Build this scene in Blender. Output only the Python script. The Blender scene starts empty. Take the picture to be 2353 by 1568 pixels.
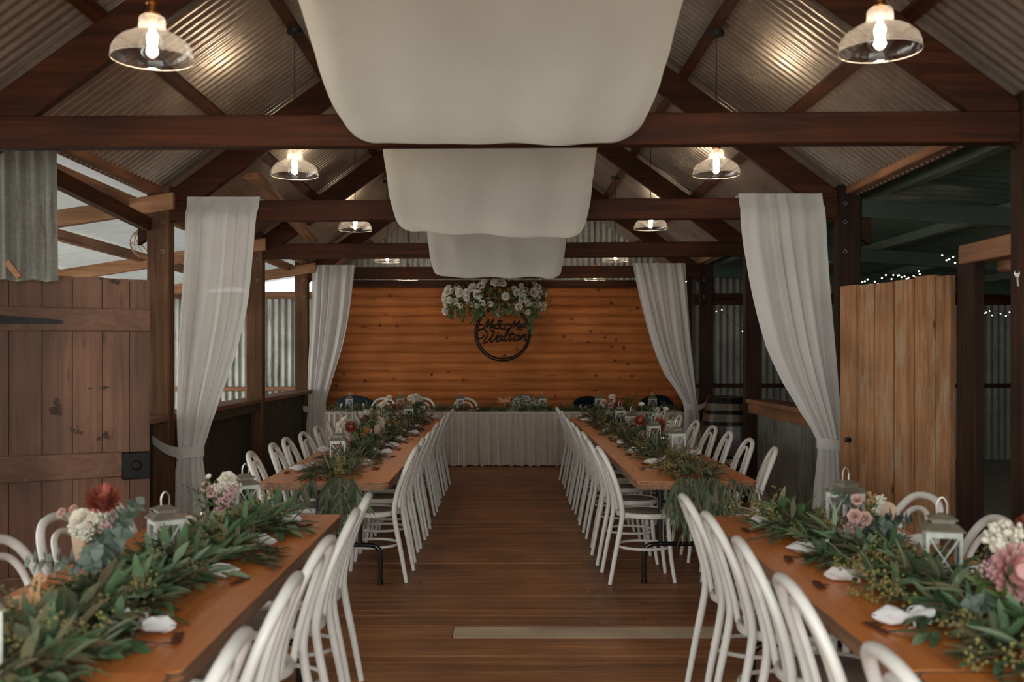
import bpy, bmesh, math, random
from mathutils import Vector, Matrix, Euler, noise
SC = bpy.context.scene
COL = SC.collection
PI = math.pi
F, CX, CY, H = 2288.0, 1158.0, 818.0, 1.52     # focal length in pixels, vanishing point, eye height

def at(px, py, Y):
    return Vector(((px-CX)*Y/F, Y, H-(py-CY)*Y/F))
def on_table(px, py, z=0.75):
    Y = (H-z)*F/(py-CY)
    return Vector(((px-CX)*Y/F, Y, z))
def rgb(r, g, b):
    f = lambda c: (c/255/12.92) if c/255 <= .04045 else ((c/255+.055)/1.055)**2.4
    return (f(r), f(g), f(b), 1)

# ------------------------------------------------------------------ mesh helpers
class MB:
    def __init__(s): s.bm = bmesh.new()
    def box(s, c, size, rot=None):
        m = Matrix.Translation(Vector(c))
        if rot is not None: m = m @ rot.to_matrix().to_4x4()
        m = m @ Matrix.Diagonal((size[0], size[1], size[2], 1))
        bmesh.ops.create_cube(s.bm, size=1, matrix=m)
        return s
    def bbox(s, a, b):
        return s.box([(a[i]+b[i])/2 for i in range(3)], [abs(b[i]-a[i]) for i in range(3)])
    def bar(s, p, q, w, h, up=(0, 0, 1)):
        p, q = Vector(p), Vector(q)
        d = (q-p); L = d.length; d.normalize()
        side = d.cross(Vector(up))
        if side.length < 1e-5: side = d.cross(Vector((1, 0, 0)))
        side.normalize(); u = side.cross(d)
        m = Matrix.Translation((p+q)/2) @ Matrix((side, d, u)).transposed().to_4x4() @ Matrix.Diagonal((w, L, h, 1))
        bmesh.ops.create_cube(s.bm, size=1, matrix=m)
        return s
    def face(s, pts):
        s.bm.faces.new([s.bm.verts.new(p) for p in pts]); return s
    def prism(s, pts, vec):
        n = len(pts); vec = Vector(vec)
        a = [s.bm.verts.new(p) for p in pts]; b = [s.bm.verts.new(Vector(p)+vec) for p in pts]
        s.bm.faces.new(a); s.bm.faces.new(b[::-1])
        for i in range(n): s.bm.faces.new((a[i], b[i], b[(i+1) % n], a[(i+1) % n]))
        return s
    def tube(s, pts, r, n=8, closed=False, flat=1.0, cap=True):
        pts = [Vector(p) for p in pts]; k = len(pts)
        rs = r if isinstance(r, (list, tuple)) else [r]*k
        T = []
        for i in range(k):
            a = pts[(i-1) % k] if (closed or i > 0) else pts[i]
            b = pts[(i+1) % k] if (closed or i < k-1) else pts[i]
            t = b-a; T.append(t.normalized() if t.length > 1e-9 else Vector((0, 0, 1)))
        nrm = T[0].orthogonal().normalized(); rings = []
        for i in range(k):
            if i: nrm = (T[i-1].rotation_difference(T[i]) @ nrm)
            nrm = (nrm - T[i]*nrm.dot(T[i])).normalized(); bn = T[i].cross(nrm)
            rings.append([s.bm.verts.new(pts[i] + (nrm*math.cos(2*PI*j/n) + bn*math.sin(2*PI*j/n)*flat)*rs[i]) for j in range(n)])
        off = 0
        if closed:
            best = min(range(n), key=lambda o: (rings[-1][o].co-rings[0][0].co).length); off = best
        for i in range(k if closed else k-1):
            A = rings[i]; B = rings[(i+1) % k]; o = 0
            if closed and i == k-1: A = [A[(j+off) % n] for j in range(n)]
            for j in range(n): s.bm.faces.new((A[j], A[(j+1) % n], B[(j+1) % n], B[j]))
        if not closed and cap and n > 2:
            s.bm.faces.new(rings[0][::-1]); s.bm.faces.new(rings[-1])
        return s
    def lathe(s, prof, c=(0, 0, 0), n=24, M=None):
        c = Vector(c); rings = []
        for r, z in prof:
            if r < 1e-6: ring = [s.bm.verts.new(c+Vector((0, 0, z)))]
            else: ring = [s.bm.verts.new(c+Vector((r*math.cos(2*PI*j/n), r*math.sin(2*PI*j/n), z))) for j in range(n)]
            rings.append(ring)
        for A, B in zip(rings, rings[1:]):
            for j in range(n):
                j2 = (j+1) % n
                if len(A) == 1 and len(B) == 1: continue
                if len(A) == 1: s.bm.faces.new((A[0], B[j2], B[j]))
                elif len(B) == 1: s.bm.faces.new((A[j], A[j2], B[0]))
                else: s.bm.faces.new((A[j], A[j2], B[j2], B[j]))
        if M is not None: bmesh.ops.transform(s.bm, matrix=M, verts=[v for R in rings for v in R])
        return s
    def grid(s, fn, nu, nv, closed_u=False):
        g = [[s.bm.verts.new(fn(i/nu, j/nv)) for i in range(nu + (0 if closed_u else 1))] for j in range(nv+1)]
        m = len(g[0])
        for j in range(nv):
            for i in range(nu):
                a, b = i, (i+1) % m
                s.bm.faces.new((g[j][a], g[j][b], g[j+1][b], g[j+1][a]))
        return s
    def ball(s, c, r, sub=1, sc=(1, 1, 1)):
        bmesh.ops.create_icosphere(s.bm, subdivisions=sub, radius=r, matrix=Matrix.Translation(Vector(c)) @ Matrix.Diagonal((sc[0], sc[1], sc[2], 1)))
        return s
    def bevel(s, w=.004, seg=1):
        bmesh.ops.bevel(s.bm, geom=s.bm.edges[:], offset=w, segments=seg, affect='EDGES', clamp_overlap=True)
        return s
    def mesh(s, name, mat, smooth=True):
        me = bpy.data.meshes.new(name)
        bmesh.ops.recalc_face_normals(s.bm, faces=s.bm.faces[:])
        s.bm.to_mesh(me); s.bm.free()
        if mat: me.materials.append(mat)
        if smooth:
            me.polygons.foreach_set('use_smooth', [True]*len(me.polygons))
            try: me.set_sharp_from_angle(angle=math.radians(38))
            except Exception: pass
        return me
    def obj(s, name, mat, parent=None, smooth=True):
        return link(name, s.mesh(name, mat, smooth), parent)

def link(name, me, parent=None, loc=None, rot=None, scale=None):
    o = bpy.data.objects.new(name, me); COL.objects.link(o)
    if parent is not None: o.parent = parent
    if loc is not None: o.location = loc
    if rot is not None: o.rotation_euler = rot
    if scale is not None: o.scale = scale if hasattr(scale, '__len__') else (scale,)*3
    return o
def tag(o, label=None, cat=None, group=None, kind=None):
    if label: o['label'] = label
    if cat: o['category'] = cat
    if group: o['group'] = group
    if kind: o['kind'] = kind
    return o
def thing(name, label, cat, loc=(0, 0, 0), rz=0, group=None):
    o = bpy.data.objects.new(name, None); COL.objects.link(o); o.empty_display_size = .05
    o.location = loc; o.rotation_euler = (0, 0, rz)
    return tag(o, label, cat, group)
def struct(o):
    o['kind'] = 'structure'; return o
def kids(o): return [c for c in bpy.data.objects if c.parent == o]
def copy_tree(root, loc=None, rz=None, label=None, group=None, scale=None, tree=None):
    tree = tree if tree is not None else snapshot(root)
    def rec(node, parent):
        o, ch = node
        c = o.copy(); COL.objects.link(c)
        if parent is not None:
            c.parent = parent
        for n in ch: rec(n, c)
        return c
    c = rec(tree, None)
    if loc is not None: c.location = loc
    if rz is not None: c.rotation_euler = (0, 0, rz)
    if scale is not None: c.scale = (scale,)*3
    if label: c['label'] = label
    if group: c['group'] = group
    return c
def snapshot(root): return (root, [snapshot(k) for k in kids(root)])
def smoothpts(pts, sub=6, closed=False):
    P = [Vector(p) for p in pts]; n = len(P); out = []
    rng = n if closed else n-1
    for i in range(rng):
        p0 = P[(i-1) % n] if (closed or i > 0) else P[i]*2-P[i+1]
        p1 = P[i]; p2 = P[(i+1) % n]
        p3 = P[(i+2) % n] if (closed or i < n-2) else p2*2-p1
        for k in range(sub):
            t = k/sub; t2 = t*t; t3 = t2*t
            out.append(.5*((2*p1)+(p2-p0)*t+(2*p0-5*p1+4*p2-p3)*t2+(3*p1-p0-3*p2+p3)*t3))
    if not closed: out.append(P[-1])
    return out
ORD = ['first', 'second', 'third', 'fourth', 'fifth', 'sixth', 'seventh', 'eighth', 'ninth', 'tenth', 'eleventh', 'twelfth', 'thirteenth', 'fourteenth']

# ------------------------------------------------------------------ materials
def newmat(name):
    m = bpy.data.materials.new(name); m.use_nodes = True
    nt = m.node_tree; b = nt.nodes['Principled BSDF']
    return m, nt, b
def N(nt, t, **k):
    n = nt.nodes.new(t)
    for a, v in k.items():
        if a in n.inputs: n.inputs[a].default_value = v
        else: setattr(n, a, v)
    return n
def ramp(nt, stops):
    r = nt.nodes.new('ShaderNodeValToRGB'); e = r.color_ramp.elements
    e[0].position, e[0].color = stops[0]; e[1].position, e[1].color = stops[-1]
    for p, c in stops[1:-1]:
        x = e.new(p); x.color = c
    return r
def mixc(nt, a, b, fac, mode='MIX'):
    m = nt.nodes.new('ShaderNodeMix'); m.data_type = 'RGBA'; m.blend_type = mode
    L = nt.links
    for s, v in ((6, a), (7, b), (0, fac)):
        if hasattr(v, 'links'): L.new(v, m.inputs[s])
        else: m.inputs[s].default_value = v
    return m.outputs[2]
def bump(nt, b, h, strength, dist=.01):
    bp = N(nt, 'ShaderNodeBump', Strength=strength, Distance=dist)
    nt.links.new(h, bp.inputs['Height']); nt.links.new(bp.outputs[0], b.inputs['Normal'])
def wood(name, dark, mid, light, axis='X', con=.6, rough=.6, island=.25, coat=0, bmp=.25, grain=1.0, blotch=.35, spec=.5, wear=None, wearamt=.5, knots=None):
    m, nt, b = newmat(name); L = nt.links
    tc = N(nt, 'ShaderNodeTexCoord'); mp = N(nt, 'ShaderNodeMapping')
    sc = [16*grain]*3; sc['XYZ'.index(axis)] = .8*grain
    mp.inputs['Scale'].default_value = sc
    L.new(tc.outputs['Object'], mp.inputs[0])
    geo = N(nt, 'ShaderNodeNewGeometry')
    add = N(nt, 'ShaderNodeVectorMath', operation='ADD'); sm = N(nt, 'ShaderNodeVectorMath', operation='SCALE')
    cb = N(nt, 'ShaderNodeCombineXYZ')
    for i in range(3): L.new(geo.outputs['Random Per Island'], cb.inputs[i])
    L.new(cb.outputs[0], sm.inputs[0]); sm.inputs['Scale'].default_value = 37
    L.new(mp.outputs[0], add.inputs[0]); L.new(sm.outputs[0], add.inputs[1])
    n1 = N(nt, 'ShaderNodeTexNoise', Scale=1.6, Detail=4, Roughness=.62, Distortion=.8)
    L.new(add.outputs[0], n1.inputs['Vector'])
    r = ramp(nt, [(.5-.2/con, dark) if con > .42 else (0.02, dark), (.5, mid), (min(.98, .5+.22/con), light)]); L.new(n1.outputs[0], r.inputs[0])
    n2 = N(nt, 'ShaderNodeTexNoise', Scale=2.2, Detail=1); L.new(tc.outputs['Object'], n2.inputs['Vector'])
    r2 = ramp(nt, [(.3, (1-blotch,)*3+(1,)), (.7, (1+blotch*.5,)*3+(1,))]); L.new(n2.outputs[0], r2.inputs[0])
    c = mixc(nt, r.outputs[0], r2.outputs[0], 1.0, 'MULTIPLY')
    mr = N(nt, 'ShaderNodeMapRange'); L.new(geo.outputs['Random Per Island'], mr.inputs[0])
    mr.inputs[3].default_value = 1-island; mr.inputs[4].default_value = 1+island*.6
    hs = N(nt, 'ShaderNodeHueSaturation'); L.new(mr.outputs[0], hs.inputs['Value']); L.new(c, hs.inputs['Color'])
    out = hs.outputs[0]
    if wear is not None:
        mp3 = N(nt, 'ShaderNodeMapping'); s3 = [9]*3; s3['XYZ'.index(axis)] = 1.6; mp3.inputs['Scale'].default_value = s3
        L.new(tc.outputs['Object'], mp3.inputs[0])
        n3 = N(nt, 'ShaderNodeTexNoise', Scale=1.3, Detail=6, Roughness=.75); L.new(mp3.outputs[0], n3.inputs['Vector'])
        r3 = ramp(nt, [(.62-.25*wearamt, (0, 0, 0, 1)), (.72-.15*wearamt, (1, 1, 1, 1))]); L.new(n3.outputs[0], r3.inputs[0])
        out = mixc(nt, out, wear, r3.outputs[0])
    if knots:
        mk = N(nt, 'ShaderNodeMapping'); mk.inputs['Scale'].default_value = knots[:3]; mk.inputs['Rotation'].default_value = (.1, .35, .1); L.new(tc.outputs['Object'], mk.inputs[0])
        vk = N(nt, 'ShaderNodeTexVoronoi', Scale=1.0); L.new(mk.outputs[0], vk.inputs['Vector'])
        rk = ramp(nt, [(knots[3]*.4, (.28, .26, .24, 1)), (knots[3], (1, 1, 1, 1))]); L.new(vk.outputs['Distance'], rk.inputs[0])
        out = mixc(nt, out, rk.outputs[0], 1.0, 'MULTIPLY')
    L.new(out, b.inputs['Base Color'])
    b.inputs['Roughness'].default_value = rough; b.inputs['Coat Weight'].default_value = coat; b.inputs['Coat Roughness'].default_value = .15
    b.inputs['Specular IOR Level'].default_value = spec
    bump(nt, b, n1.outputs[0], bmp, .006)
    return m
def plain(name, c, rough=.6, metal=0, var=.12, scale=9, bmp=0.0, trans=0, coat=0, bscale=60, spec=.5, sheen=0):
    m, nt, b = newmat(name); L = nt.links
    tc = N(nt, 'ShaderNodeTexCoord'); n = N(nt, 'ShaderNodeTexNoise', Scale=scale, Detail=4)
    L.new(tc.outputs['Object'], n.inputs['Vector'])
    r = ramp(nt, [(.3, tuple(x*(1-var) for x in c[:3])+(1,)), (.7, tuple(min(1, x*(1+var)) for x in c[:3])+(1,))])
    L.new(n.outputs[0], r.inputs[0]); L.new(r.outputs[0], b.inputs['Base Color'])
    b.inputs['Roughness'].default_value = rough; b.inputs['Metallic'].default_value = metal
    b.inputs['Coat Weight'].default_value = coat; b.inputs['Specular IOR Level'].default_value = spec
    b.inputs['Sheen Weight'].default_value = sheen
    if bmp:
        n2 = N(nt, 'ShaderNodeTexNoise', Scale=bscale, Detail=3); L.new(tc.outputs['Object'], n2.inputs['Vector'])
        bump(nt, b, n2.outputs[0], bmp, .004)
    return m
def cloth(name, c, translucency=.3, sheer=0.0, rough=.9, weave=0.05, var=.04):
    m, nt, b = newmat(name); L = nt.links
    out = nt.nodes['Material Output']; nt.nodes.remove(b)
    tc = N(nt, 'ShaderNodeTexCoord'); n = N(nt, 'ShaderNodeTexNoise', Scale=4, Detail=5); L.new(tc.outputs['Object'], n.inputs['Vector'])
    r = ramp(nt, [(.3, tuple(x*(1-var) for x in c[:3])+(1,)), (.7, c)]); L.new(n.outputs[0], r.inputs[0])
    d = N(nt, 'ShaderNodeBsdfDiffuse', Roughness=.5); t = N(nt, 'ShaderNodeBsdfTranslucent')
    L.new(r.outputs[0], d.inputs[0]); L.new(r.outputs[0], t.inputs[0])
    n2 = N(nt, 'ShaderNodeTexNoise', Scale=9, Detail=4, Roughness=.6, Distortion=1.5); L.new(tc.outputs['Object'], n2.inputs['Vector'])
    bp = N(nt, 'ShaderNodeBump', Strength=weave*4, Distance=.02); L.new(n2.outputs[0], bp.inputs['Height'])
    L.new(bp.outputs[0], d.inputs['Normal'])
    mx = N(nt, 'ShaderNodeMixShader'); mx.inputs[0].default_value = translucency
    L.new(d.outputs[0], mx.inputs[1]); L.new(t.outputs[0], mx.inputs[2]); fin = mx.outputs[0]
    if sheer:
        tr = N(nt, 'ShaderNodeBsdfTransparent'); m2 = N(nt, 'ShaderNodeMixShader'); m2.inputs[0].default_value = sheer
        L.new(fin, m2.inputs[1]); L.new(tr.outputs[0], m2.inputs[2]); fin = m2.outputs[0]
    L.new(fin, out.inputs[0]); return m
def glassy(name, tint=(.95, .97, .96, 1), refl=.12, rough=.02, body=0.0):
    m, nt, b = newmat(name); L = nt.links
    out = nt.nodes['Material Output']; nt.nodes.remove(b)
    tr = N(nt, 'ShaderNodeBsdfTransparent'); tr.inputs[0].default_value = tint
    g = N(nt, 'ShaderNodeBsdfGlossy', Roughness=rough)
    lw = N(nt, 'ShaderNodeLayerWeight', Blend=.35)
    mr = N(nt, 'ShaderNodeMapRange'); mr.inputs[3].default_value = refl*.5; mr.inputs[4].default_value = min(1, refl*5)
    L.new(lw.outputs['Facing'], mr.inputs[0])
    mx = N(nt, 'ShaderNodeMixShader'); L.new(mr.outputs[0], mx.inputs[0]); L.new(tr.outputs[0], mx.inputs[1]); L.new(g.outputs[0], mx.inputs[2])
    fin = mx.outputs[0]
    if body:
        d = N(nt, 'ShaderNodeBsdfTranslucent'); d.inputs[0].default_value = (1, .93, .85, 1)
        m2 = N(nt, 'ShaderNodeMixShader'); m2.inputs[0].default_value = body
        L.new(fin, m2.inputs[1]); L.new(d.outputs[0], m2.inputs[2]); fin = m2.outputs[0]
    L.new(fin, out.inputs[0]); return m
def emit(name, c, s):
    m, nt, b = newmat(name)
    b.inputs['Base Color'].default_value = c; b.inputs['Emission Color'].default_value = c; b.inputs['Emission Strength'].default_value = s
    return m
def leafmat(name, cols, rough=.5, trans=.15):
    m, nt, b = newmat(name); L = nt.links
    geo = N(nt, 'ShaderNodeNewGeometry')
    k = len(cols); r = ramp(nt, [(i/(k-1), c) for i, c in enumerate(cols)]); L.new(geo.outputs['Random Per Island'], r.inputs[0])
    L.new(r.outputs[0], b.inputs['Base Color']); b.inputs['Roughness'].default_value = rough
    out = nt.nodes['Material Output']
    t = N(nt, 'ShaderNodeBsdfTranslucent'); L.new(r.outputs[0], t.inputs[0])
    mx = N(nt, 'ShaderNodeMixShader'); mx.inputs[0].default_value = trans
    L.new(b.outputs[0], mx.inputs[1]); L.new(t.outputs[0], mx.inputs[2]); L.new(mx.outputs[0], out.inputs[0])
    return m
def galv(name, base, metal=.75, rough=.38, spangle=.25, rust=0.0, rcol=(.12, .06, .03, 1), stretch=None):
    m, nt, b = newmat(name); L = nt.links
    tc = N(nt, 'ShaderNodeTexCoord')
    v = N(nt, 'ShaderNodeTexVoronoi', Scale=110); L.new(tc.outputs['Object'], v.inputs['Vector'])
    n = N(nt, 'ShaderNodeTexNoise', Scale=2.5, Detail=3, Roughness=.65); L.new(tc.outputs['Object'], n.inputs['Vector'])
    bw = N(nt, 'ShaderNodeSeparateColor'); L.new(v.outputs['Color'], bw.inputs[0])
    r = ramp(nt, [(0, tuple(x*(1-spangle) for x in base[:3])+(1,)), (1, tuple(min(1, x*(1+spangle)) for x in base[:3])+(1,))])
    L.new(bw.outputs[0], r.inputs[0])
    r2 = ramp(nt, [(.3, (.72, .7, .68, 1)), (.7, (1.1, 1.1, 1.1, 1))]); L.new(n.outputs[0], r2.inputs[0])
    c = mixc(nt, r.outputs[0], r2.outputs[0], 1.0, 'MULTIPLY')
    if rust:
        n3 = N(nt, 'ShaderNodeTexNoise', Scale=3.5, Detail=5, Roughness=.7)
        mp = N(nt, 'ShaderNodeMapping'); mp.inputs['Scale'].default_value = stretch or (1, 1, 1); L.new(tc.outputs['Object'], mp.inputs[0]); L.new(mp.outputs[0], n3.inputs['Vector'])
        r3 = ramp(nt, [(.62-.2*rust, (0, 0, 0, 1)), (.75-.1*rust, (1, 1, 1, 1))]); L.new(n3.outputs[0], r3.inputs[0])
        c = mixc(nt, c, rcol, r3.outputs[0])
    L.new(c, b.inputs['Base Color'])
    b.inputs['Metallic'].default_value = metal
    mr = N(nt, 'ShaderNodeMapRange'); L.new(bw.outputs[1], mr.inputs[0]); mr.inputs[3].default_value = rough-.02; mr.inputs[4].default_value = rough+.05
    L.new(mr.outputs[0], b.inputs['Roughness'])
    return m

M = {}
M['beam'] = wood('dark_stained_timber', rgb(30, 13, 5), rgb(62, 30, 12), rgb(88, 46, 20), 'X', con=.7, rough=.62, island=.2, spec=.18, grain=.8)
M['beamY'] = wood('dark_stained_timber_lengthwise', rgb(38, 18, 9), rgb(78, 42, 22), rgb(108, 62, 34), 'Y', rough=.62, island=.2, spec=.18)
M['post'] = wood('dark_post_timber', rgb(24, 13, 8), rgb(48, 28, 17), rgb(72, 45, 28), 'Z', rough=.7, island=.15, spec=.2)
M['postL'] = wood('lit_brown_post_timber', rgb(60, 38, 24), rgb(104, 72, 50), rgb(134, 98, 70), 'Z', rough=.7, island=.15, spec=.2)  # left posts: raw brown, lightened in colour for the daylight on them
M['rawY'] = wood('raw_pine_lengthwise', rgb(95, 58, 36), rgb(150, 100, 66), rgb(184, 134, 96), 'Y', rough=.7, island=.15)
M['rawX'] = wood('raw_pine_crosswise', rgb(105, 68, 44), rgb(160, 112, 76), rgb(192, 146, 108), 'X', rough=.7, island=.15)
M['floor'] = wood('worn_hardwood_floor', rgb(100, 62, 36), rgb(158, 104, 64), rgb(188, 136, 94), 'X', con=.75, rough=.5, island=.24, knots=(2.2, 7, 2, .07), spec=.3, bmp=.35, blotch=.25)
M['patch'] = wood('bleached_floor_board', rgb(176, 152, 126), rgb(208, 186, 158), rgb(224, 206, 182), 'X', rough=.75, island=.1)
M['wall'] = wood('orange_pine_cladding', rgb(138, 74, 32), rgb(186, 108, 54), rgb(208, 138, 80), 'X', con=.55, knots=(4.5, 3, 4.6, .17), rough=.6, island=.14, spec=.2, grain=.6, blotch=.18, wear=rgb(84, 44, 22), wearamt=.06)
M['table'] = wood('varnished_orange_timber', rgb(196, 100, 38), rgb(230, 134, 58), rgb(240, 162, 88), 'Y', con=.6, rough=.4, island=.08, coat=.25, blotch=.15, bmp=.08)
M['edge'] = wood('worn_table_edge', rgb(80, 52, 36), rgb(136, 98, 72), rgb(176, 146, 118), 'Y', rough=.7, island=.1, bmp=.5)
M['doorL'] = wood('brown_door_boards', rgb(88, 58, 42), rgb(122, 84, 62), rgb(146, 104, 76), 'Z', rough=.65, island=.16, knots=(5, 5, 1.8, .08), wear=rgb(70, 46, 34), wearamt=.15)
M['doorLx'] = wood('brown_door_ledge', rgb(94, 62, 44), rgb(128, 88, 65), rgb(152, 112, 86), 'X', rough=.65, island=.16)
M['doorR'] = wood('weathered_peeling_door_boards', rgb(104, 68, 42), rgb(150, 106, 72), rgb(176, 136, 100), 'Z', con=.6, knots=(7, 7, 2.6, .1), rough=.78, island=.12, spec=.2, wear=rgb(164, 138, 112), wearamt=.42, bmp=.5)
M['dado'] = wood('dark_green_black_boards', rgb(26, 24, 18), rgb(52, 48, 36), rgb(78, 72, 56), 'Z', rough=.6, island=.25)
M['dadoR'] = wood('glossy_grey_boards', rgb(100, 104, 98), rgb(142, 146, 138), rgb(166, 170, 162), 'Z', rough=.3, island=.1, coat=.3, wear=rgb(54, 52, 42), wearamt=.3)
M['sill'] = wood('brown_sill_timber', rgb(84, 52, 32), rgb(128, 84, 54), rgb(158, 110, 76), 'Y', rough=.55, island=.1)
M['roof'] = galv('galvanised_roof_sheet', (.56, .50, .43, 1), .8, .34, .1)
M['roofS'] = galv('weathered_wall_sheet', (.5, .5, .46, 1), .45, .55, .15, rust=.35, rcol=rgb(96, 92, 80), stretch=(4, 4, .5))
M['sheetD'] = galv('dull_old_iron_sheet', (.24, .23, .2, 1), .2, .65, .15, rust=.3, rcol=rgb(84, 72, 58), stretch=(5, 5, .6))
M['roofG'] = galv('green_roof_sheet', (.1, .14, .105, 1), .1, .42, .08)
M['steelG'] = plain('green_grey_steel', rgb(88, 98, 84), .5, .2)
M['steelGd'] = plain('dark_green_painted_beam', rgb(44, 60, 46), .55)
M['white'] = plain('white_chair_paint', rgb(226, 221, 215), .38, var=.05, scale=14, bmp=.06, coat=.1)
M['seat'] = wood('weathered_seat_ply', rgb(138, 122, 108), rgb(164, 148, 134), rgb(184, 170, 156), 'Y', rough=.45, island=0, blotch=.15, coat=.1)
M['black'] = plain('black_enamel_pipe', rgb(16, 17, 18), .25, .3, coat=.5)
M['iron'] = plain('black_wrought_iron', rgb(22, 20, 20), .5, .5, bmp=.2)
M['rust'] = plain('rusty_cut_metal', rgb(82, 38, 20), .7, .3, var=.4, scale=60)
M['brass'] = plain('antique_brass', rgb(150, 98, 52), .3, .95, var=.15)
M['flex'] = plain('black_flex', rgb(14, 12, 11), .6)
M['glass'] = glassy('clear_shade_glass', refl=.08, body=.05)
M['pane'] = glassy('lantern_pane_glass', (.97, .98, .98, 1), refl=.10)
M['vase'] = glassy('bottle_glass', (.85, .88, .86, 1), refl=.18)
M['wrapG'] = cloth('grey_wrap_fabric', rgb(112, 116, 112), .05, 0)
M['bulb'] = emit('glowing_bulb', (1, .78, .58, 1), 60)
M['fila'] = emit('glowing_filament', (1, .86, .70, 1), 160)
M['fila'].cycles.emission_sampling = 'NONE'
M['fairy'] = emit('fairy_light', (1, .85, .62, 1), 30)
M['fairy'].cycles.emission_sampling = 'NONE'; M['bulb'].cycles.emission_sampling = 'NONE'
M['drape'] = cloth('white_ceiling_drape', rgb(238, 234, 222), .35, 0, weave=.05)
M['curtain'] = cloth('sheer_white_curtain', rgb(236, 232, 228), .36, .05, weave=.015)
M['skirt'] = cloth('cream_table_skirt', rgb(232, 220, 208), .25, .0, weave=.01)
M['linen'] = cloth('white_linen', rgb(240, 236, 236), .2, 0, weave=.1)
M['fabricD'] = cloth('dark_blue_grey_fabric', rgb(46, 60, 64), .05, 0)
M['fabricN'] = cloth('navy_fabric', rgb(26, 34, 42), .05, 0)
M['lantern'] = plain('chalky_lantern_frame', rgb(200, 201, 192), .55, .1, var=.18, scale=40)
M['lroof'] = plain('weathered_lantern_roof', rgb(122, 114, 98), .5, .3, var=.25, scale=30)
M['candle'] = plain('white_wax', rgb(232, 226, 214), .5, var=.03)
M['euca'] = leafmat('eucalyptus_leaf', [rgb(60, 86, 56), rgb(88, 118, 80), rgb(112, 140, 102), rgb(140, 158, 128), rgb(134, 128, 90)])
M['euca2'] = leafmat('dry_eucalyptus_leaf', [rgb(66, 72, 50), rgb(96, 100, 72), rgb(116, 118, 88), rgb(120, 110, 80), rgb(88, 74, 54)])
M['willow'] = leafmat('willow_leaf', [rgb(44, 60, 40), rgb(70, 86, 60), rgb(104, 116, 88), rgb(84, 88, 62), rgb(68, 64, 42)])
M['seed'] = leafmat('gum_seed', [rgb(142, 142, 80), rgb(172, 166, 100), rgb(156, 132, 88), rgb(128, 102, 74)])
M['twig'] = plain('brown_twig', rgb(92, 72, 50), .7)
M['stem'] = plain('green_flower_stem', rgb(70, 92, 50), .5)
M['bluegum'] = leafmat('silver_dollar_leaf', [rgb(84, 100, 90), rgb(108, 122, 110), rgb(132, 142, 130)], .6)
M['green'] = leafmat('fresh_leaf', [rgb(48, 66, 28), rgb(74, 94, 42), rgb(104, 118, 58)])
M['rosew'] = leafmat('white_petal', [rgb(246, 238, 226), rgb(252, 248, 240), rgb(240, 228, 206)], .8, .48)
M['rosep'] = leafmat('blush_petal', [rgb(214, 172, 156), rgb(226, 196, 180), rgb(204, 156, 142)], .7, .2)
M['protea'] = leafmat('red_protea_bract', [rgb(120, 50, 38), rgb(156, 74, 58), rgb(180, 104, 82), rgb(104, 44, 36)], .6, .1)
M['proteap'] = leafmat('pink_protea_bract', [rgb(196, 140, 138), rgb(214, 170, 164), rgb(180, 118, 118)], .6, .1)
M['pieris'] = leafmat('mauve_pink_bud', [rgb(196, 152, 154), rgb(212, 176, 176), rgb(176, 130, 134)], .6, .1)
M['waxw'] = leafmat('small_white_bud', [rgb(226, 220, 206), rgb(206, 196, 172), rgb(236, 232, 222)], .7, .1)
M['amber'] = leafmat('amber_seed_tassel', [rgb(186, 146, 98), rgb(168, 126, 78), rgb(200, 164, 118)], .7, .1)
M['cane'] = plain('pale_cane', rgb(178, 140, 104), .6)
M['ply'] = wood('pale_laser_cut_ply', rgb(196, 140, 92), rgb(226, 172, 122), rgb(238, 196, 150), 'X', island=0)
M['board'] = plain('pale_beige_board', rgb(206, 178, 150), .7)
M['oak'] = wood('barrel_oak', rgb(46, 34, 24), rgb(76, 58, 42), rgb(100, 80, 60), 'Z', rough=.4, island=.2, coat=.2)
M['hoop'] = plain('dark_barrel_hoop', rgb(26, 25, 24), .25, .9)
M['zinc'] = plain('bolt_zinc', rgb(190, 186, 176), .35, .8)
M['concrete'] = plain('grey_gravel_ground', rgb(168, 160, 148), .9, var=.2, scale=7, bmp=.6, bscale=120)
M['lite'] = galv('pale_roof_sheet', (.86, .87, .84, 1), .35, .4, .02)
ntl = M['lite'].node_tree; _t = N(ntl, 'ShaderNodeBsdfTranslucent'); _t.inputs[0].default_value = (.8, .82, .8, 1); _m = N(ntl, 'ShaderNodeMixShader'); _m.inputs[0].default_value = .2
ntl.links.new(ntl.nodes['Principled BSDF'].outputs[0], _m.inputs[1]); ntl.links.new(_t.outputs[0], _m.inputs[2]); ntl.links.new(_m.outputs[0], ntl.nodes['Material Output'].inputs[0])
LAMP_W, WORLD, E_FRONT, E_LEFT, EXPO = 9, 1.7, 262, 320, 0.0
# ------------------------------------------------------------------ the setting
TR = [-3.4, -.7, 2.1, 4.86, 7.5, 10.37, 13.1]   # trusses along the barn
YEND = 15.25
def zlow(x): return 2.53+.73*(2.5-abs(x))         # underside of the rafters
def zroof(x): return 2.83+.73*(2.5-abs(x))        # underside of the sheeting
rnd = random.Random(4)

def corr(length, nv, fn, pitch=.08, amp=.009, seg=8):
    """corrugated sheet: fn(u metres across the ribs, v 0..1 along, height) -> point"""
    n = int(length/pitch*seg)
    mb = MB()
    mb.grid(lambda u, v: fn(u*length, v, amp*math.sin(2*PI*u*length/pitch)), n, nv)
    return mb

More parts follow.
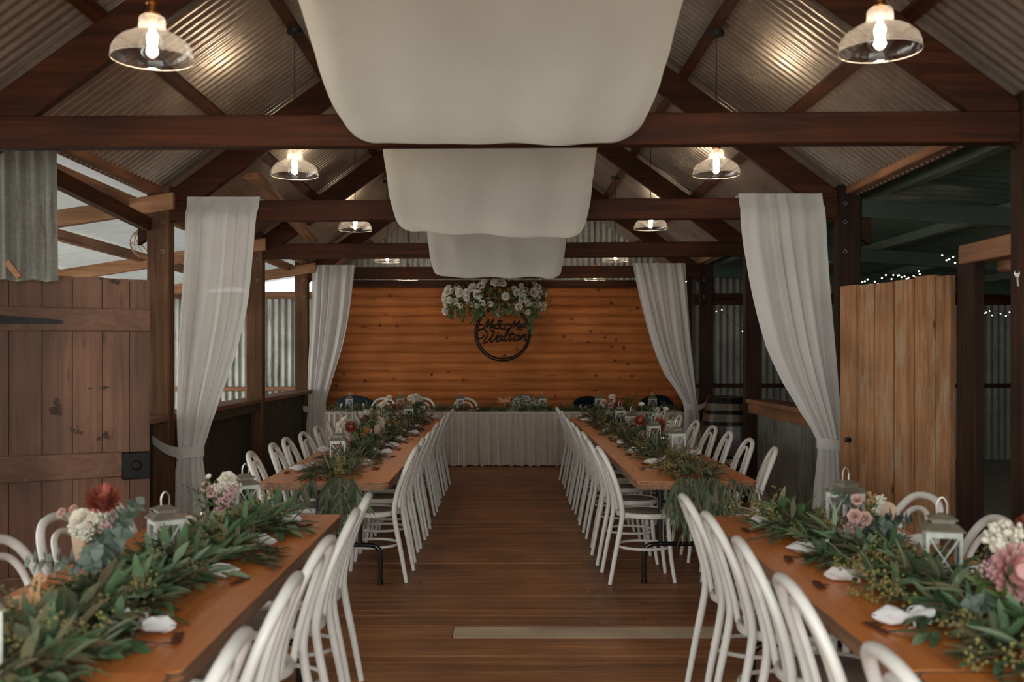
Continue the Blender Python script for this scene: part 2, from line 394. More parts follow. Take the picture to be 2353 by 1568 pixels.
# floor boards
mb = MB(); y = -2.2
while y < YEND+.1:
    w = rnd.uniform(.09, .125) if rnd.random() < .8 else .14
    x = -2.75; cuts = sorted(rnd.uniform(-2.4, 2.4) for _ in range(rnd.choice([0, 1, 1, 2])))
    if 5.37 < y+w/2 < 5.58: cuts = [-.28, 1.2]
    xs = [-2.75]+cuts+[2.75]
    g = .004 if rnd.random() < .5 else rnd.uniform(.006, .011)
    for a, b in zip(xs, xs[1:]):
        if 5.37 < y+w/2 < 5.58 and abs(a+.28) < .01: continue
        dz = rnd.uniform(-.002, .001)
        mb.bbox((a+.002, y+g/2, -.03), (b-.002, y+w-g/2, dz))
    y += w
struct(mb.obj('floor', M['floor'], smooth=False))
struct(MB().bbox((-.277, 5.36, -.03), (1.197, 5.58, .002)).bevel(.003).obj('floor_patch_board', M['patch'], smooth=False))
M['void'] = plain('dark_subfloor', rgb(26, 17, 11), .9)
struct(MB().bbox((-2.8, -2.3, -.1), (2.8, 15.3, -.009)).obj('floor_base', M['void']))
# ground either side of the barn
struct(MB().bbox((2.78, -2.2, -.12), (9.2, 15.2, -.02)).obj('ground_right', M['concrete']))
struct(MB().bbox((-12, -4, -.14), (-2.78, 18, -.03)).obj('ground_left', M['concrete']))
struct(MB().bbox((-12, -12, -.2), (12, -2.25, -.14)).obj('ground_front', M['concrete']))

# roof sheets
for s, nm in ((-1, 'ceiling_left'), (1, 'ceiling_right')):
    L = 3.05
    mb = corr(YEND+1.4, 6, lambda u, v, h: Vector((s*(.02+v*2.62), -1.3+u, zroof(.02+v*2.62)+h)), .076, .0108)
    struct(mb.obj(nm, M['roof']))
# trusses
for i, ty in enumerate(TR[1:]):
    tl = .014
    mb = MB().prism([(-2.66, ty-.04, 2.54-tl), (2.66, ty-.04, 2.54+tl), (2.66, ty-.04, 2.695+tl), (-2.66, ty-.04, 2.695-tl)], (0, .08, 0)).bevel(.006)
    struct(mb.obj('tie_beam', M['beam']))
    for s in (-1, 1):
        x0 = 2.75
        mb = MB().prism([(s*x0, ty-.03, zlow(x0)), (0, ty-.03, zlow(0)), (0, ty-.03, zlow(0)+.235), (s*x0, ty-.03, zlow(x0)+.235)], (0, .06, 0)).bevel(.005)
        struct(mb.obj('rafter_beam', M['beam']))
        xo = 2.5 if i < 5 else 2.57
        w = .17
        p = MB().bbox((s*xo, ty-.06, 0), (s*(xo+w), ty+.06, 2.80)).bevel(.008)
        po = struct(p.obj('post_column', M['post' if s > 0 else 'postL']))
        for z in (2.52, 2.66, 2.3):
            MB().lathe([(0, -.012), (.012, -.012), (.014, 0), (.012, 0)], n=10, M=Matrix.Translation((s*(xo+.05), ty-.062, z)) @ Matrix.Rotation(PI/2, 4, 'X')).obj('bolt', M['zinc'], po)
# purlins
for s in (-1, 1):
    for x in (1.97, 1.35, .7, .06):
        z = zroof(x)-.012
        mb = MB().box((s*x, 6.9, z-.03), (.075, 16.6, .055), Euler((0, s*math.atan(.73), 0))).bevel(.004)
        struct(mb.obj('purlin_beam', M['beamY']))
    mb = MB().bbox((s*2.56, -1.2, 2.73), (s*2.68, 15.2, 2.83)).bevel(.006)
    struct(mb.obj('eave_beam', M['rawY']))
# loose board lying across the beams
lb = MB().bar((-1.93, 7.62, 2.905), (-2.0, 10.42, 2.735), .13, .06).bevel(.012)
tag(lb.obj('loose_timber', M['rawY']), 'short raw timber lying loose on the left beams below the roof', 'timber')

# end wall: orange boards, dark top beam, corrugated gable
mb = MB(); z = 0.0; k = 0
while z < 2.55:
    h = .142
    cuts = [-2.75, rnd.uniform(-2, 2), 2.75] if rnd.random() < .6 else [-2.75, 2.75]
    for a, b in zip(cuts, cuts[1:]):
        pr = []
        for j in range(9):
            t = j/8; pr.append((a+.001, 15.125-.022*math.sin(PI*t)**.45, z+.006+t*(min(h, 2.56-z)-.012)))
        pr += [(a+.001, 15.17, z+h-.006), (a+.001, 15.17, z+.006)]
        mb.prism(pr, (b-a-.002, 0, 0))
    z += h
mb.bbox((-2.75, 15.15, 0), (2.75, 15.2, 2.6))
struct(mb.obj('wall_back', M['wall']))
for s in (-1, 1): struct(MB().bbox((s*2.70, 14.7, 0), (s*2.78, 15.25, 2.75)).obj('wall_corner_post', M['post']))
struct(MB().bbox((-9.4, 14.62, 2.36), (-2.8, 14.7, 2.46)).bevel(.005).obj('wall_top_beam', M['rawX']))
struct(MB().bbox((-2.75, 15.02, 2.56), (2.75, 15.2, 2.66)).bevel(.006).obj('wall_top_beam', M['beam']))
gm = MB(); n = int(5.5/.076*6)
gm.grid(lambda u, v: Vector((-2.75+5.5*u, 15.22+.008*math.sin(2*PI*u*5.5/.09), 2.6+v*(zroof(-2.75+5.5*u)+.03-2.6))), n, 3)
struct(gm.obj('wall_back_gable', M['roofS']))
# side aisles: back walls of corrugated iron
for (x0, x1, zt, nm, mt) in ((-9.5, -2.72, 2.40, 'wall_back_left_aisle', 'roofS'), (2.72, 9.3, 2.75, 'wall_back_right_aisle', 'sheetD')):
    mb = corr(x1-x0, 2, lambda u, v, h: Vector((x0+u, 14.75+h, -.15+v*(zt+.15))), .098, .012)
    struct(mb.obj(nm, M[mt]))
for (x0, x1, z, m) in ((-9.5, -2.8, 1.03, 'rawX'), (2.8, 9.2, 1.08, 'beam'), (2.8, 9.2, 2.3, 'beam')):
    struct(MB().bbox((x0, 14.66, z-.03), (x1, 14.73, z+(.03 if z < 2 else .14))).bevel(.004).obj('wall_rail_beam', M[m]))
# right aisle: green roof, far side wall, beams
zr = lambda x: 2.84-.07*(x-2.6)
mb = corr(16.2, 3, lambda u, v, h: Vector((2.62+v*6.7, -1.2+u, zr(2.62+v*6.7)+h)), .2, .012, 6)
struct(mb.obj('ceiling_right_aisle', M['roofG']))
mb = corr(17.0, 1, lambda u, v, h: Vector((9.25+h, -2.2+u, -.15+v*2.6)), .098, .012)
struct(mb.obj('wall_right_aisle', M['sheetD']))
for x in (2.86, 3.98, 5.1, 6.3, 7.6):
    z = zr(x)-.01
    mb = MB().prism([(x, -1.1, z), (x+.07, -1.1, z-.005), (x+.07, -1.1, z-.09), (x, -1.1, z-.085)], (0, 15.8, 0))
    struct(mb.obj('aisle_purlin_beam', M['steelG']))
for ty in TR[2:]:
    mb = MB().prism([(2.68, ty-.04, 2.56), (9.2, ty-.04, 2.16), (9.2, ty-.04, 2.3), (2.68, ty-.04, 2.70)], (0, .08, 0)).bevel(.004)
    struct(mb.obj('aisle_rafter_beam', M['steelGd']))
# left aisle: pale roof, rafters, purlins
zl = lambda x: 2.78-.155*(abs(x)-2.6)
mb = corr(16.4, 5, lambda u, v, h: Vector((-2.62-v*5.2, -1.2+u, zl(2.62+v*5.2)+.03+h)), .09, .013)
struct(mb.obj('ceiling_left_aisle', M['lite']))
for ty in TR[2:]:
    z0 = 2.58
    mb = MB().prism([(-2.46, ty-.095, z0+.03), (-7.6, ty-.095, z0-.76), (-7.6, ty-.095, z0-.64), (-2.46, ty-.095, z0+.16)], (0, .05, 0)).bevel(.004)
    rf = struct(mb.obj('aisle_rafter_beam', M['rawX']))
    for dx, dz in ((-2.52, .1), (-2.56, .05)):
        MB().lathe([(0, -.014), (.014, -.014), (.016, 0), (.014, 0)], n=10, M=Matrix.Translation((dx, ty-.097, z0+dz)) @ Matrix.Rotation(PI/2, 4, 'X')).obj('bolt', M['zinc'], rf)
for x, d in ((2.82, .09), (3.75, .09), (4.7, .08), (5.7, .08), (6.8, .08)):
    z = zl(x)-.02
    struct(MB().box((-x, 6.9, z-.045), (.06, 16.2, d), Euler((0, -.15, 0))).bevel(.004).obj('aisle_purlin_beam', M['rawY']))
struct(MB().bar((-2.70, 5.75, 2.60), (-2.66, 7.42, 2.50), .07, .1).bevel(.006).obj('aisle_brace_beam', M['beamY']))
struct(MB().bbox((-7.7, 1.9, 0), (-7.58, 2.05, 1.9)).obj('post_column', M['post']))
# low side walls with sills
def dado(s, y0, y1, mat, sill, nm):
    mb = MB(); y = y0; r = random.Random(int(y0*10)+s)
    while y < y1-.02:
        w = min(.19, y1-y); x = s*(2.62+r.uniform(0, .004))
        mb.bbox((x, y+.003, 0.0), (x+s*.025, y+w-.003, 1.03)); y += w
    mb.bbox((s*2.65, y0, 0), (s*2.66, y1, 1.03))
    struct(mb.obj('wall_%s_dado' % nm, M[mat], smooth=False))
    struct(MB().bbox((s*2.5, y0, 1.03), (s*2.76, y1, 1.075)).bevel(.006).obj('sill_%s' % nm, M[sill]))
dado(-1, 6.75, 7.44, 'dado', 'sill', 'left'); dado(-1, 7.56, 10.31, 'dado', 'sill', 'left'); dado(-1, 10.43, 13.04, 'dado', 'sill', 'left')
dado(1, 7.56, 10.31, 'dadoR', 'sill', 'right')
struct(MB().bbox((2.52, 7.57, .93), (2.56, 10.3, 1.03)).obj('trim_1', M['sill']))
struct(MB().bbox((-2.56, 7.57, .95), (-2.52, 10.3, 1.03)).obj('trim_2', M['dado']))
# --- right stable door and its frame
a = at(2200, 630, 5.7); b = at(1945, 660, 6.76)
hx, hy = 2.592, 5.72; fx, fy = 2.30, 6.75
d = Vector((fx-hx, fy-hy, 0)); W = d.length; d.normalize(); nrm = Vector((-d.y, d.x, 0))
if nrm.x > 0: nrm = -nrm
dr = thing('door_2', 'weathered plank door with peeling paint standing open by the right post', 'door'); struct(dr)
mb = MB(); r = random.Random(3); nb = 6; ws = [.18, .17, .175, .18, .175, .12]; tot = sum(ws); u = 0
for k, w in enumerate(ws[::-1]):
    w = w/tot*W; p = Vector((hx, hy, 0))+d*u; q = p+d*(w-.012)
    zt = 1.985+r.uniform(-.004, .004)+(.012 if k == 1 else 0)
    o2 = nrm*r.uniform(.031, .035)
    mb.prism([p+Vector((0, 0, .05)), q+Vector((0, 0, .05)), q+Vector((0, 0, zt)), p+Vector((0, 0, zt))], o2); u += w
mb.obj('door_boards', M['doorR'], dr, smooth=False)
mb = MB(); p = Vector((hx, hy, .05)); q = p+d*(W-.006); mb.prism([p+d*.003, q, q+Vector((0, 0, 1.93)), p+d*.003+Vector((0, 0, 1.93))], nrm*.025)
mb.obj('board_gap_shade', M['post'], dr, smooth=False)  # dark sheet added behind the boards, painting the shade in their gaps
mb = MB()
for z in (.35, 1.65):
    p = Vector((hx, hy, z))-nrm*.018; mb.bar(p+d*.02, p+d*(W-.02), .03, .14)
mb.obj('door_ledge', M['doorR'], dr, smooth=False)
p = Vector((hx, hy, .96))+d*(W-.12)+nrm*.034
MB().lathe([(0, 0), (.018, 0), (.02, .004), (.008, .006), (.008, .014), (.018, .018), (.014, .03), (0, .032)], n=16, M=Matrix.Translation(p) @ nrm.to_track_quat('Z', 'Y').to_matrix().to_4x4()).obj('door_handle', M['iron'], dr)
MR = Matrix.Translation(Vector((hx, hy, 0))+Vector((fx-hx, fy-hy, 0)).normalized()*W) @ Matrix.Rotation(math.atan2(hy-fy, hx-fx), 4, 'Z')
struct(MB().bbox((2.60, 5.5, 0), (2.655, 5.72, 2.04)).bevel(.006).obj('door_2_frame_post', M['post']))
struct(MB().bbox((2.60, 4.92, 2.04), (2.72, 5.70, 2.15)).bevel(.006).obj('door_2_frame_lintel', M['rawY']))
struct(MB().bbox((2.74, 4.92, 1.98), (2.8, 5.55, 2.06)).bevel(.01).obj('trim_3', M['rawY']))
# --- left stable door
L0 = Vector((-2.96, 5.60, 0)); L1 = Vector((-2.15, 6.04, 0)); d = (L1-L0); W = d.length; d.normalize(); nrm = Vector((d.y, -d.x, 0))
dl = thing('door_1', 'brown ledged plank door with black strap hinge and lock box at the left', 'door'); struct(dl)
mb = MB(); ws = [.17, .185, .175, .175, .165, .125]; tot = sum(ws); u = 0; r = random.Random(8)
for k, w in enumerate(ws):
    w = w/tot*W; p = L0+d*u; q = p+d*(w-.004); o2 = nrm*r.uniform(.024, .028); zt = 1.99-.012*(k/5)
    mb.prism([p+Vector((0, 0, .06)), q+Vector((0, 0, .06)), q+Vector((0, 0, zt)), p+Vector((0, 0, zt))], o2); u += w
mb.obj('door_boards', M['doorL'], dl, smooth=False)
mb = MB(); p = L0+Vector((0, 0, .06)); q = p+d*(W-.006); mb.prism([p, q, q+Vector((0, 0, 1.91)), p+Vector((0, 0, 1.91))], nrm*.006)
mb.obj('board_gap_shade', M['post'], dl, smooth=False)  # dark sheet here too, standing in for shadow between the boards
ML = Matrix.Translation(L0) @ Matrix.Rotation(math.atan2(d.y, d.x), 4, 'Z')
def dpart(nm, boxes, mat, bev=.006, par=dl):
    mb = MB()
    for (u0, u1, z0, z1, t0, t1) in boxes:
        mb.bbox((u0, -t1, z0), (u1, -t0, z1))
    if bev: mb.bevel(bev)
    bmesh.ops.transform(mb.bm, matrix=ML, verts=mb.bm.verts[:])
    return mb.obj(nm, mat, par)
dpart('door_ledge', [(0.0, W-.002, 1.665, 1.80, .02, .055)], M['doorLx'])
dpart('door_ledge', [(0.0, W-.16, .80, .95, .02, .055)], M['doorLx'])
dpart('door_ledge', [(0.0, W-.002, .12, .26, .02, .055)], M['doorLx'])
lk = dpart('lock_box', [(W-.165, W-.004, .785, .945, .02, .075)], M['iron'])
MB().lathe([(0, .016), (.022, .014), (.03, .006), (.031, 0)], n=20, M=ML @ Matrix.Translation((W-.085, -.074, .868)) @ Matrix.Rotation(PI/2, 4, 'X')).obj('lock_cover', M['iron'], lk)
mb = MB(); pts = [(-.05, 1.76), (.42, 1.728), (.44, 1.716), (.42, 1.704), (-.05, 1.70)]
mb.prism([(x, -.056, z) for x, z in pts], (0, -.008, 0)); bmesh.ops.transform(mb.bm, matrix=ML, verts=mb.bm.verts[:])
mb.obj('strap_hinge', M['iron'], dl)
M['stain'] = plain('old_dark_stain', rgb(72, 54, 44), .8, var=.3, scale=80)
def stain(Mx, u, z, w, h, off, par, n, seed):
    n *= 2
    r = random.Random(seed); mb = MB()
    for k in range(n):
        cu, cz = u+r.gauss(0, w*.4), z+r.gauss(0, h*.4); a = r.uniform(.12, .36)
        pts = []
        for j in range(9):
            q = r.uniform(.5, 1.2); pts.append(Mx @ Vector((cu+w*a*q*math.cos(j*2*PI/9), -off-.0006*(k+1), cz+h*a*q*math.sin(j*2*PI/9))))
        mb.face(pts)
    return mb.obj('stain_mark', M['stain'], par, smooth=False)
for k, (px, py, w, h, n) in enumerate(((122, 940, .05, .05, 9), (224, 892, .06, .012, 4), (166, 990, .04, .03, 5), (236, 1000, .05, .04, 3), (250, 648, .07, .03, 5))):
    q = (px-5)/338; u = .13+q*.79; Y = 5.66+.38*q; stain(ML, u, H-(py-CY)*Y/F, w, h, .0285, dl, n, k)
# hanging corrugated offcut above the left door
mb = corr(.33, 4, lambda u, v, h: Vector((-2.83+u, 5.52+.1*u+h+.02*(1-v), 1.94+v*.82+(.006*math.sin(u*40) if v < .1 else 0))), .078, .012)
hs = tag(mb.obj('corrugated_sheet', M['sheetD']), 'old corrugated iron sheet hanging above the brown left door', 'metal sheet')
MB().bar((-2.735, 5.48, 2.04), (-2.66, 5.47, 1.95), .015, .035).bevel(.003).obj('wood_offcut', M['rawX'], hs)
# woven wire ball in the left aisle
wb = MB()
c = at(335, 560, 8.6)
for k in range(9):
    R = Euler((k*.7, k*1.1, k*.5)).to_matrix()
    wb.tube([c+R @ Vector((.13*math.cos(t*2*PI/20), .13*math.sin(t*2*PI/20), 0)) for t in range(20)], .0028, 4, closed=True)
wb.tube([c+Vector((0, 0, .13)), c+Vector((0, 0, .22))], .002, 4)
tag(wb.obj('wire_ball', M['cane']), 'woven cane ball hanging in the left aisle beside the post', 'hanging ornament')
# key and nail on the right post
ky = thing('hanging_key', 'pale metal key hanging from a nail on the right post', 'key', at(2337, 622, 4.79))
MB().bar((-.07, 0, .006), (.01, 0, 0), .004, .004).obj('nail', M['iron'], ky)
kb = MB(); kb.tube([(.012*math.cos(t*PI/6), 0, -.012+.014*math.sin(t*PI/6)) for t in range(12)], .002, 5, closed=True)
kb.bar((0, 0, -.024), (.004, 0, -.075), .007, .004).box((0, 0, -.022), (.02, .004, .018))
kb.obj('key_blade', M['zinc'], ky)
# fairy lights
def fairy(pts, n, label, amp=.03, seed=1):
    r = random.Random(seed); P = smoothpts(pts, 12)
    t = thing('string_lights', label, 'string lights', P[0], 0, 'string lights in the right aisle')
    inv = -Vector(P[0])
    MB().tube([p+inv for p in P], .0025, 4).obj('wire', M['flex'], t)
    me = MB().ball((0, 0, 0), .007, 1).mesh('light_bulb', M['fairy'])
    for k in range(n):
        f = (k+r.uniform(.1, .9))/n*(len(P)-1); p = P[int(f)]+inv+Vector((0, 0, -.015+r.uniform(-amp, amp)))
        link('light_bulb', me, t, p)
fairy([at(1972, 640, 9), at(2010, 643, 9.05), at(2060, 628, 9.1), at(2090, 634, 9.1), at(2118, 622, 9.2)], 22, 'short string of fairy lights above the weathered door')
fairy([at(2165, 588, 8), at(2190, 592, 8), at(2222, 590, 8)], 7, 'cluster of fairy lights left of the raw timber lintel')
fairy([at(2248, 713, 11), at(2280, 716, 11), at(2328, 718, 11)], 8, 'fairy lights on the far iron wall beyond the doorway')
fairy([at(1570, 640, 12.5), at(1640, 700, 14.3), at(1720, 760, 14.4), at(1800, 742, 14.5)], 7, 'sparse fairy lights on the iron wall behind the barrel', .06, 3)

# ------------------------------------------------------------------ ceiling drapes
def swag(rows, cx, tilt, label, seed):
    r = random.Random(seed); pts = smoothpts([(y, z, w) for y, z, w in rows], 5)
    nv = len(pts)-1
    def fn(u, v):
        y, z, w = pts[min(nv, int(round(v*nv)))]
        s = u*2-1; e = max(0, abs(s)-.86)/.14
        k = .006*math.sin(s*9+seed)+.008*noise.noise(Vector((s*3.1, y*1.6, seed)))*2
        x = cx+s*w+.006*noise.noise(Vector((s, y*6, seed+3)))
        return Vector((x, y+.5*k, z+k+tilt*s+.03*e*e))
    return tag(MB().grid(fn, 60, nv).obj('ceiling_drape', M['drape']), label, 'fabric drape', 'white swags draped over the beams')
swag([(2.16, 2.72, .72), (2.7, 2.98, .74), (3.15, 3.08, .74), (3.76, 2.87, .735), (4.3, 2.665, .725), (4.55, 2.565, .69), (4.66, 2.53, .66), (4.72, 2.525, .635), (4.765, 2.57, .64), (4.785, 2.68, .66), (4.82, 2.725, .68), (4.90, 2.73, .68)], -.05, -.0, 'wide white fabric swag nearest the camera, hung over the front beam', 1)
swag([(4.93, 2.74, .68), (5.4, 2.98, .69), (5.85, 3.1, .70), (6.6, 2.90, .715), (7.05, 2.64, .715), (7.27, 2.50, .70), (7.35, 2.43, .665), (7.39, 2.415, .63), (7.42, 2.47, .65), (7.43, 2.66, .67), (7.46, 2.725, .68), (7.54, 2.73, .68)], -.10, -.026, 'middle white fabric swag hanging below the second beam', 2)
swag([(7.57, 2.74, .67), (8.2, 3.0, .67), (8.75, 3.08, .67), (9.45, 2.84, .68), (9.95, 2.55, .68), (10.17, 2.39, .66), (10.23, 2.33, .64), (10.265, 2.335, .62), (10.29, 2.42, .64), (10.30, 2.64, .66), (10.33, 2.725, .67), (10.41, 2.73, .67), (10.45, 2.6, .67)], -.07, -.002, 'small white fabric swag farthest back, above the hanging flowers', 3)

# ------------------------------------------------------------------ curtains tied to the posts
def curtain(side, Yb, rows, tie, post, label, zt=2.695, folds=7, seed=0):
    """rows: (py, left px, right px, fold depth)"""
    Yf = Yb-.075
    t = thing('curtain', label, 'curtain', (0, 0, 0), 0, 'white curtains tied back to the posts')
    R = []
    (py0, l0, r0, f0) = rows[0]
    A = lambda px: (px-CX)*Yf/F
    R.append((A(l0)+.02, A(r0)-.02, Yb+.06, 2.565, f0)); R.append((A(l0)+.01, A(r0)-.01, Yb+.05, 2.62, f0))
    R.append((A(l0), A(r0), Yb+.046, zt+.010, f0*.3)); R.append((A(l0), A(r0), Yb-.062, zt+.014, f0*.3))
    dense = []
    for i in range(len(rows)-1):
        a, b = rows[i], rows[i+1]
        pa = rows[i-1] if i else a; pb = rows[i+2] if i+2 < len(rows) else b
        n = max(2, int(abs(b[0]-a[0])/12))
        for k in range(n):
            q = k/n; h = lambda j: .5*((2*a[j])+(b[j]-pa[j])*q+(2*pa[j]-5*a[j]+4*b[j]-pb[j])*q*q+(3*a[j]-pa[j]-3*b[j]+pb[j])*q**3)
            dense.append((a[0]+(b[0]-a[0])*q, h(1), h(2), a[3]+(b[3]-a[3])*q))
    dense.append(rows[-1])
    for py, l, r, f in dense[1:]:
        R.append((A(l), A(r), Yf, H-(py-CY)*Yf/F, f))
    nv = len(R)-1; rr = random.Random(seed); ph = [rr.uniform(0, 6) for _ in range(4)]
    def fn(u, v):
        x0, x1, y, z, f = R[min(nv, int(round(v*nv)))]
        wv = u+.045*math.sin(u*9+ph[2]+z*.7)
        g = .75*math.sin(wv*2*PI*folds+ph[0])+.22*math.sin(wv*2*PI*folds*2.3+ph[1])+.45*math.sin(u*2*PI*2.1+ph[3]+z*1.0)
        f = f*1.35
        return Vector((x0+(x1-x0)*u+.25*f*math.cos(wv*2*PI*folds+ph[0]), y-.035*(f > .02)+g*f, z))
    MB().grid(fn, 110, nv).obj('curtain_fabric', M['curtain'], t)
    (tp, tl, trr) = tie
    z = H-(tp-CY)*Yf/F; c = Vector(((tl+trr)/2, 0, 0)); cx_ = A((tl+trr)/2); w = (A(trr)-A(tl))/2+.008
    ring = [Vector((cx_+w*math.cos(k*PI/10), Yf-.035+.075*math.sin(k*PI/10), z-.01*side*math.cos(k*PI/10))) for k in range(20)]
    mb = MB(); hh = .05
    mb.grid(lambda u, v: ring[int(round(u*20)) % 20]+Vector((0, 0, (v-.5)*2*hh*.8)), 20, 3)
    p0 = Vector((cx_+side*w*.7, Yf-.09, z)); p1 = Vector((A(post[0]), Yb-.07, H-(post[1]-CY)*Yf/F))
    mb.grid(lambda u, v: p0.lerp(p1, u)+Vector((0, 0, (v-.5)*2*hh*(.8-.2*u)-.02*math.sin(PI*u))), 10, 3)
    mb.obj('tieback', M['curtain'], t)
    return t
curtain(-1, 7.5, [(465, 428, 597, .012), (520, 427, 592, .022), (600, 424, 586, .03), (700, 416, 575, .034), (800, 410, 552, .034), (880, 408, 524, .032), (950, 406, 499, .028), (1000, 408, 482, .02), (1040, 410, 470, .014), (1080, 404, 474, .018), (1140, 402, 482, .028), (1298, 396, 494, .034)], (1038, 410, 470), (347, 1008), 'long sheer white curtain tied to the second left post, behind the near left table', folds=4.5, seed=1)
curtain(1, 7.5, [(455, 1698, 1890, .012), (520, 1700, 1893, .022), (600, 1712, 1897, .03), (700, 1732, 1905, .034), (800, 1760, 1914, .034), (880, 1797, 1921, .032), (950, 1838, 1927, .026), (1000, 1868, 1931, .018), (1022, 1876, 1932, .014), (1060, 1874, 1936, .018), (1120, 1868, 1941, .028), (1298, 1858, 1952, .034)], (1020, 1876, 1934), (1955, 1008), 'long sheer white curtain tied to the second right post beside the weathered door', zt=2.72, folds=5, seed=2)
curtain(-1, 13.1, [(616, 717, 815, .015), (660, 716, 811, .03), (730, 713, 803, .035), (800, 710, 789, .035), (860, 708, 771, .03), (910, 708, 756, .022), (940, 709, 749, .016), (970, 706, 748, .02), (1010, 704, 752, .03), (1082, 700, 756, .035)], (940, 709, 749), (682, 930), 'sheer white curtain left of the bridal table, tied low', folds=4.5, seed=3)
curtain(1, 13.1, [(610, 1453, 1575, .015), (660, 1462, 1578, .03), (730, 1479, 1583, .035), (800, 1500, 1588, .035), (860, 1526, 1594, .03), (910, 1560, 1598, .022), (935, 1571, 1602, .016), (970, 1572, 1606, .02), (1010, 1570, 1610, .03), (1082, 1566, 1614, .035)], (935, 1571, 1602), (1622, 928), 'sheer white curtain right of the bridal table, tied low', zt=2.72, folds=5, seed=4)

# ------------------------------------------------------------------ pendant lamps
def smoothprof(pr): return [(p.x, p.z) for p in smoothpts([(a, 0, b) for a, b in pr], 3)]
def make_pendant():
    t = thing('pendant_lamp', 'x', 'pendant lamp', (0, 0, 0), 0, 'glass pendant lamps on black cords')
    # origin at rim level
    prof = [(.149, 0), (.150, .004), (.1485, .019), (.142, .042), (.131, .059), (.112, .076), (.088, .089), (.066, .098), (.053, .106), (.049, .114), (.048, .138), (.047, .150), (.038, .160), (.022, .162)]
    prof2 = [(r-.0025, z) for r, z in prof[::-1]]
    prof = smoothprof(prof)
    MB().lathe(prof, n=40).obj('glass_shade', M['glass'], t)
    MB().tube([(.149*math.cos(k*PI/24), .149*math.sin(k*PI/24), -.0005) for k in range(48)], .0013, 6, closed=True).obj('shade_rim', M['pane2'], t)
    MB().lathe([(0, .236), (.006, .236), (.008, .222), (.018, .216), (.018, .211), (.024, .207), (.020, .202), (.020, .178), (.027, .173), (.027, .166), (.024, .160), (.016, .160), (.015, .140), (0, .140)], n=20).obj('socket', M['brass'], t)
    b = MB().lathe([(0, -.006), (.022, -.001), (.04, .014), (.049, .038), (.047, .062), (.036, .086), (.022, .108), (.014, .124), (.013, .14)], n=24).obj('bulb', M['pane'], t)
    f = MB()
    for k in range(5):
        a = k*2*PI/5
        f.tube([(.006*math.cos(a), .006*math.sin(a), .11), (.017*math.cos(a), .017*math.sin(a), .075), (.009*math.cos(a+.6), .009*math.sin(a+.6), .03)], .0045, 6)
    f.obj('filament', M['fila'], b)
    return t
M['pane2'] = plain('pale_glass_rim', rgb(214, 204, 190), .1, .1, var=.02)
pend = make_pendant(); ptree = snapshot(pend)
PEND = [(350, 136, 3.72, -1, 'left nearest'), (677, 404, 6.35, -1, ''), (816, 529, 8.95, -1, ''), (890, 602, 11.7, -1, ''), (937, 643, 14.1, -1, ''),
        (2022, 118, 3.72, 1, ''), (1646, 402, 6.35, 1, ''), (1495, 526, 8.95, 1, ''), (1414, 600, 11.7, 1, ''), (1367, 643, 14.1, 1, '')]
for i, (px, py, Y, s, _) in enumerate(PEND):
    p = at(px, py, Y); o = pend if i == 0 else copy_tree(pend, tree=ptree)
    o.location = p
    k = i % 5; side = 'left' if s < 0 else 'right'
    o['label'] = ('clear glass pendant lamp, %s from the front in the %s row' % (ORD[k], side)) if k < 4 else ('clear glass pendant lamp, last in the %s row, just above the board wall' % side)
    zt = zroof(p.x)-.07
    MB().tube([(0, 0, .234), (0, 0, zt-p.z-.03)], .003, 6).obj('cord', M['flex'], o)
    MB().lathe([(0, 0), (.045, 0), (.05, .008), (.05, .03), (0, .032)], (0, 0, zt-p.z-.035), n=18).obj('ceiling_canopy', M['flex'], o)
    ld = bpy.data.lights.new('bulb_light', 'POINT'); ld.energy = LAMP_W; ld.color = (1, .74, .5); ld.shadow_soft_size = .03
    lo = link('bulb_light', ld, o, (0, 0, .075))
# ------------------------------------------------------------------ chairs
def make_chair():
    t = thing('bentwood_chair', 'x', 'chair')
    R = .2
    # seat faces +Y
    MB().lathe([(0, .462), (.15, .462), (.158, .459), (.178, .459)], n=40).obj('seat', M['seat'], t)
    MB().lathe([(.170, .430), (.188, .428), (.199, .434), (.202, .448), (.198, .461), (.190, .466), (.176, .464), (.170, .458), (.170, .430)], n=40).obj('seat_ring', M['white'], t)
    half = [(.188, -.272, 0), (.185, -.235, .2), (.184, -.196, .40), (.186, -.190, .50), (.190, -.215, .62), (.182, -.252, .73), (.150, -.290, .82), (.092, -.315, .872)]
    pts = half+[(0, -.322, .888)]+[(-x, y, z) for x, y, z in half[::-1]]
    P = smoothpts(pts, 5); rs = [.0135+.0035*min(1, p.z/.3) if p.z < .3 else .017 for p in P]
    MB().tube(P, rs, 10).obj('back_frame', M['white'], t)
    half = [(.088, -.178, .446), (.094, -.196, .55), (.104, -.225, .66), (.100, -.256, .75), (.066, -.283, .812)]
    P = smoothpts(half+[(0, -.293, .832)]+[(-x, y, z) for x, y, z in half[::-1]], 5)
    MB().tube(P, .0125, 8).obj('inner_hoop', M['white'], t)
    for s in (-1, 1):
        P = smoothpts([(s*.128, .128, .445), (s*.130, .135, .33), (s*.138, .148, .16), (s*.158, .170, 0)], 4)
        MB().tube(P, [.0185-.006*i/(len(P)-1) for i in range(len(P))], 10).obj('leg', M['white'], t)
    MB().tube([(.166*math.cos(k*PI/20), -.012+.178*math.sin(k*PI/20), .225) for k in range(40)], .0098, 8, closed=True).obj('stretcher', M['white'], t)
    return t
chair = make_chair(); ctree = snapshot(chair); cfirst = [True]
def put_chair(x, y, rz, label, group):
    if cfirst[0]: o = chair; cfirst[0] = False
    else: o = copy_tree(chair, tree=ctree)
    o.location = (x, y, .002); o.rotation_euler = (0, 0, rz); o['label'] = label; o['group'] = group
    return o
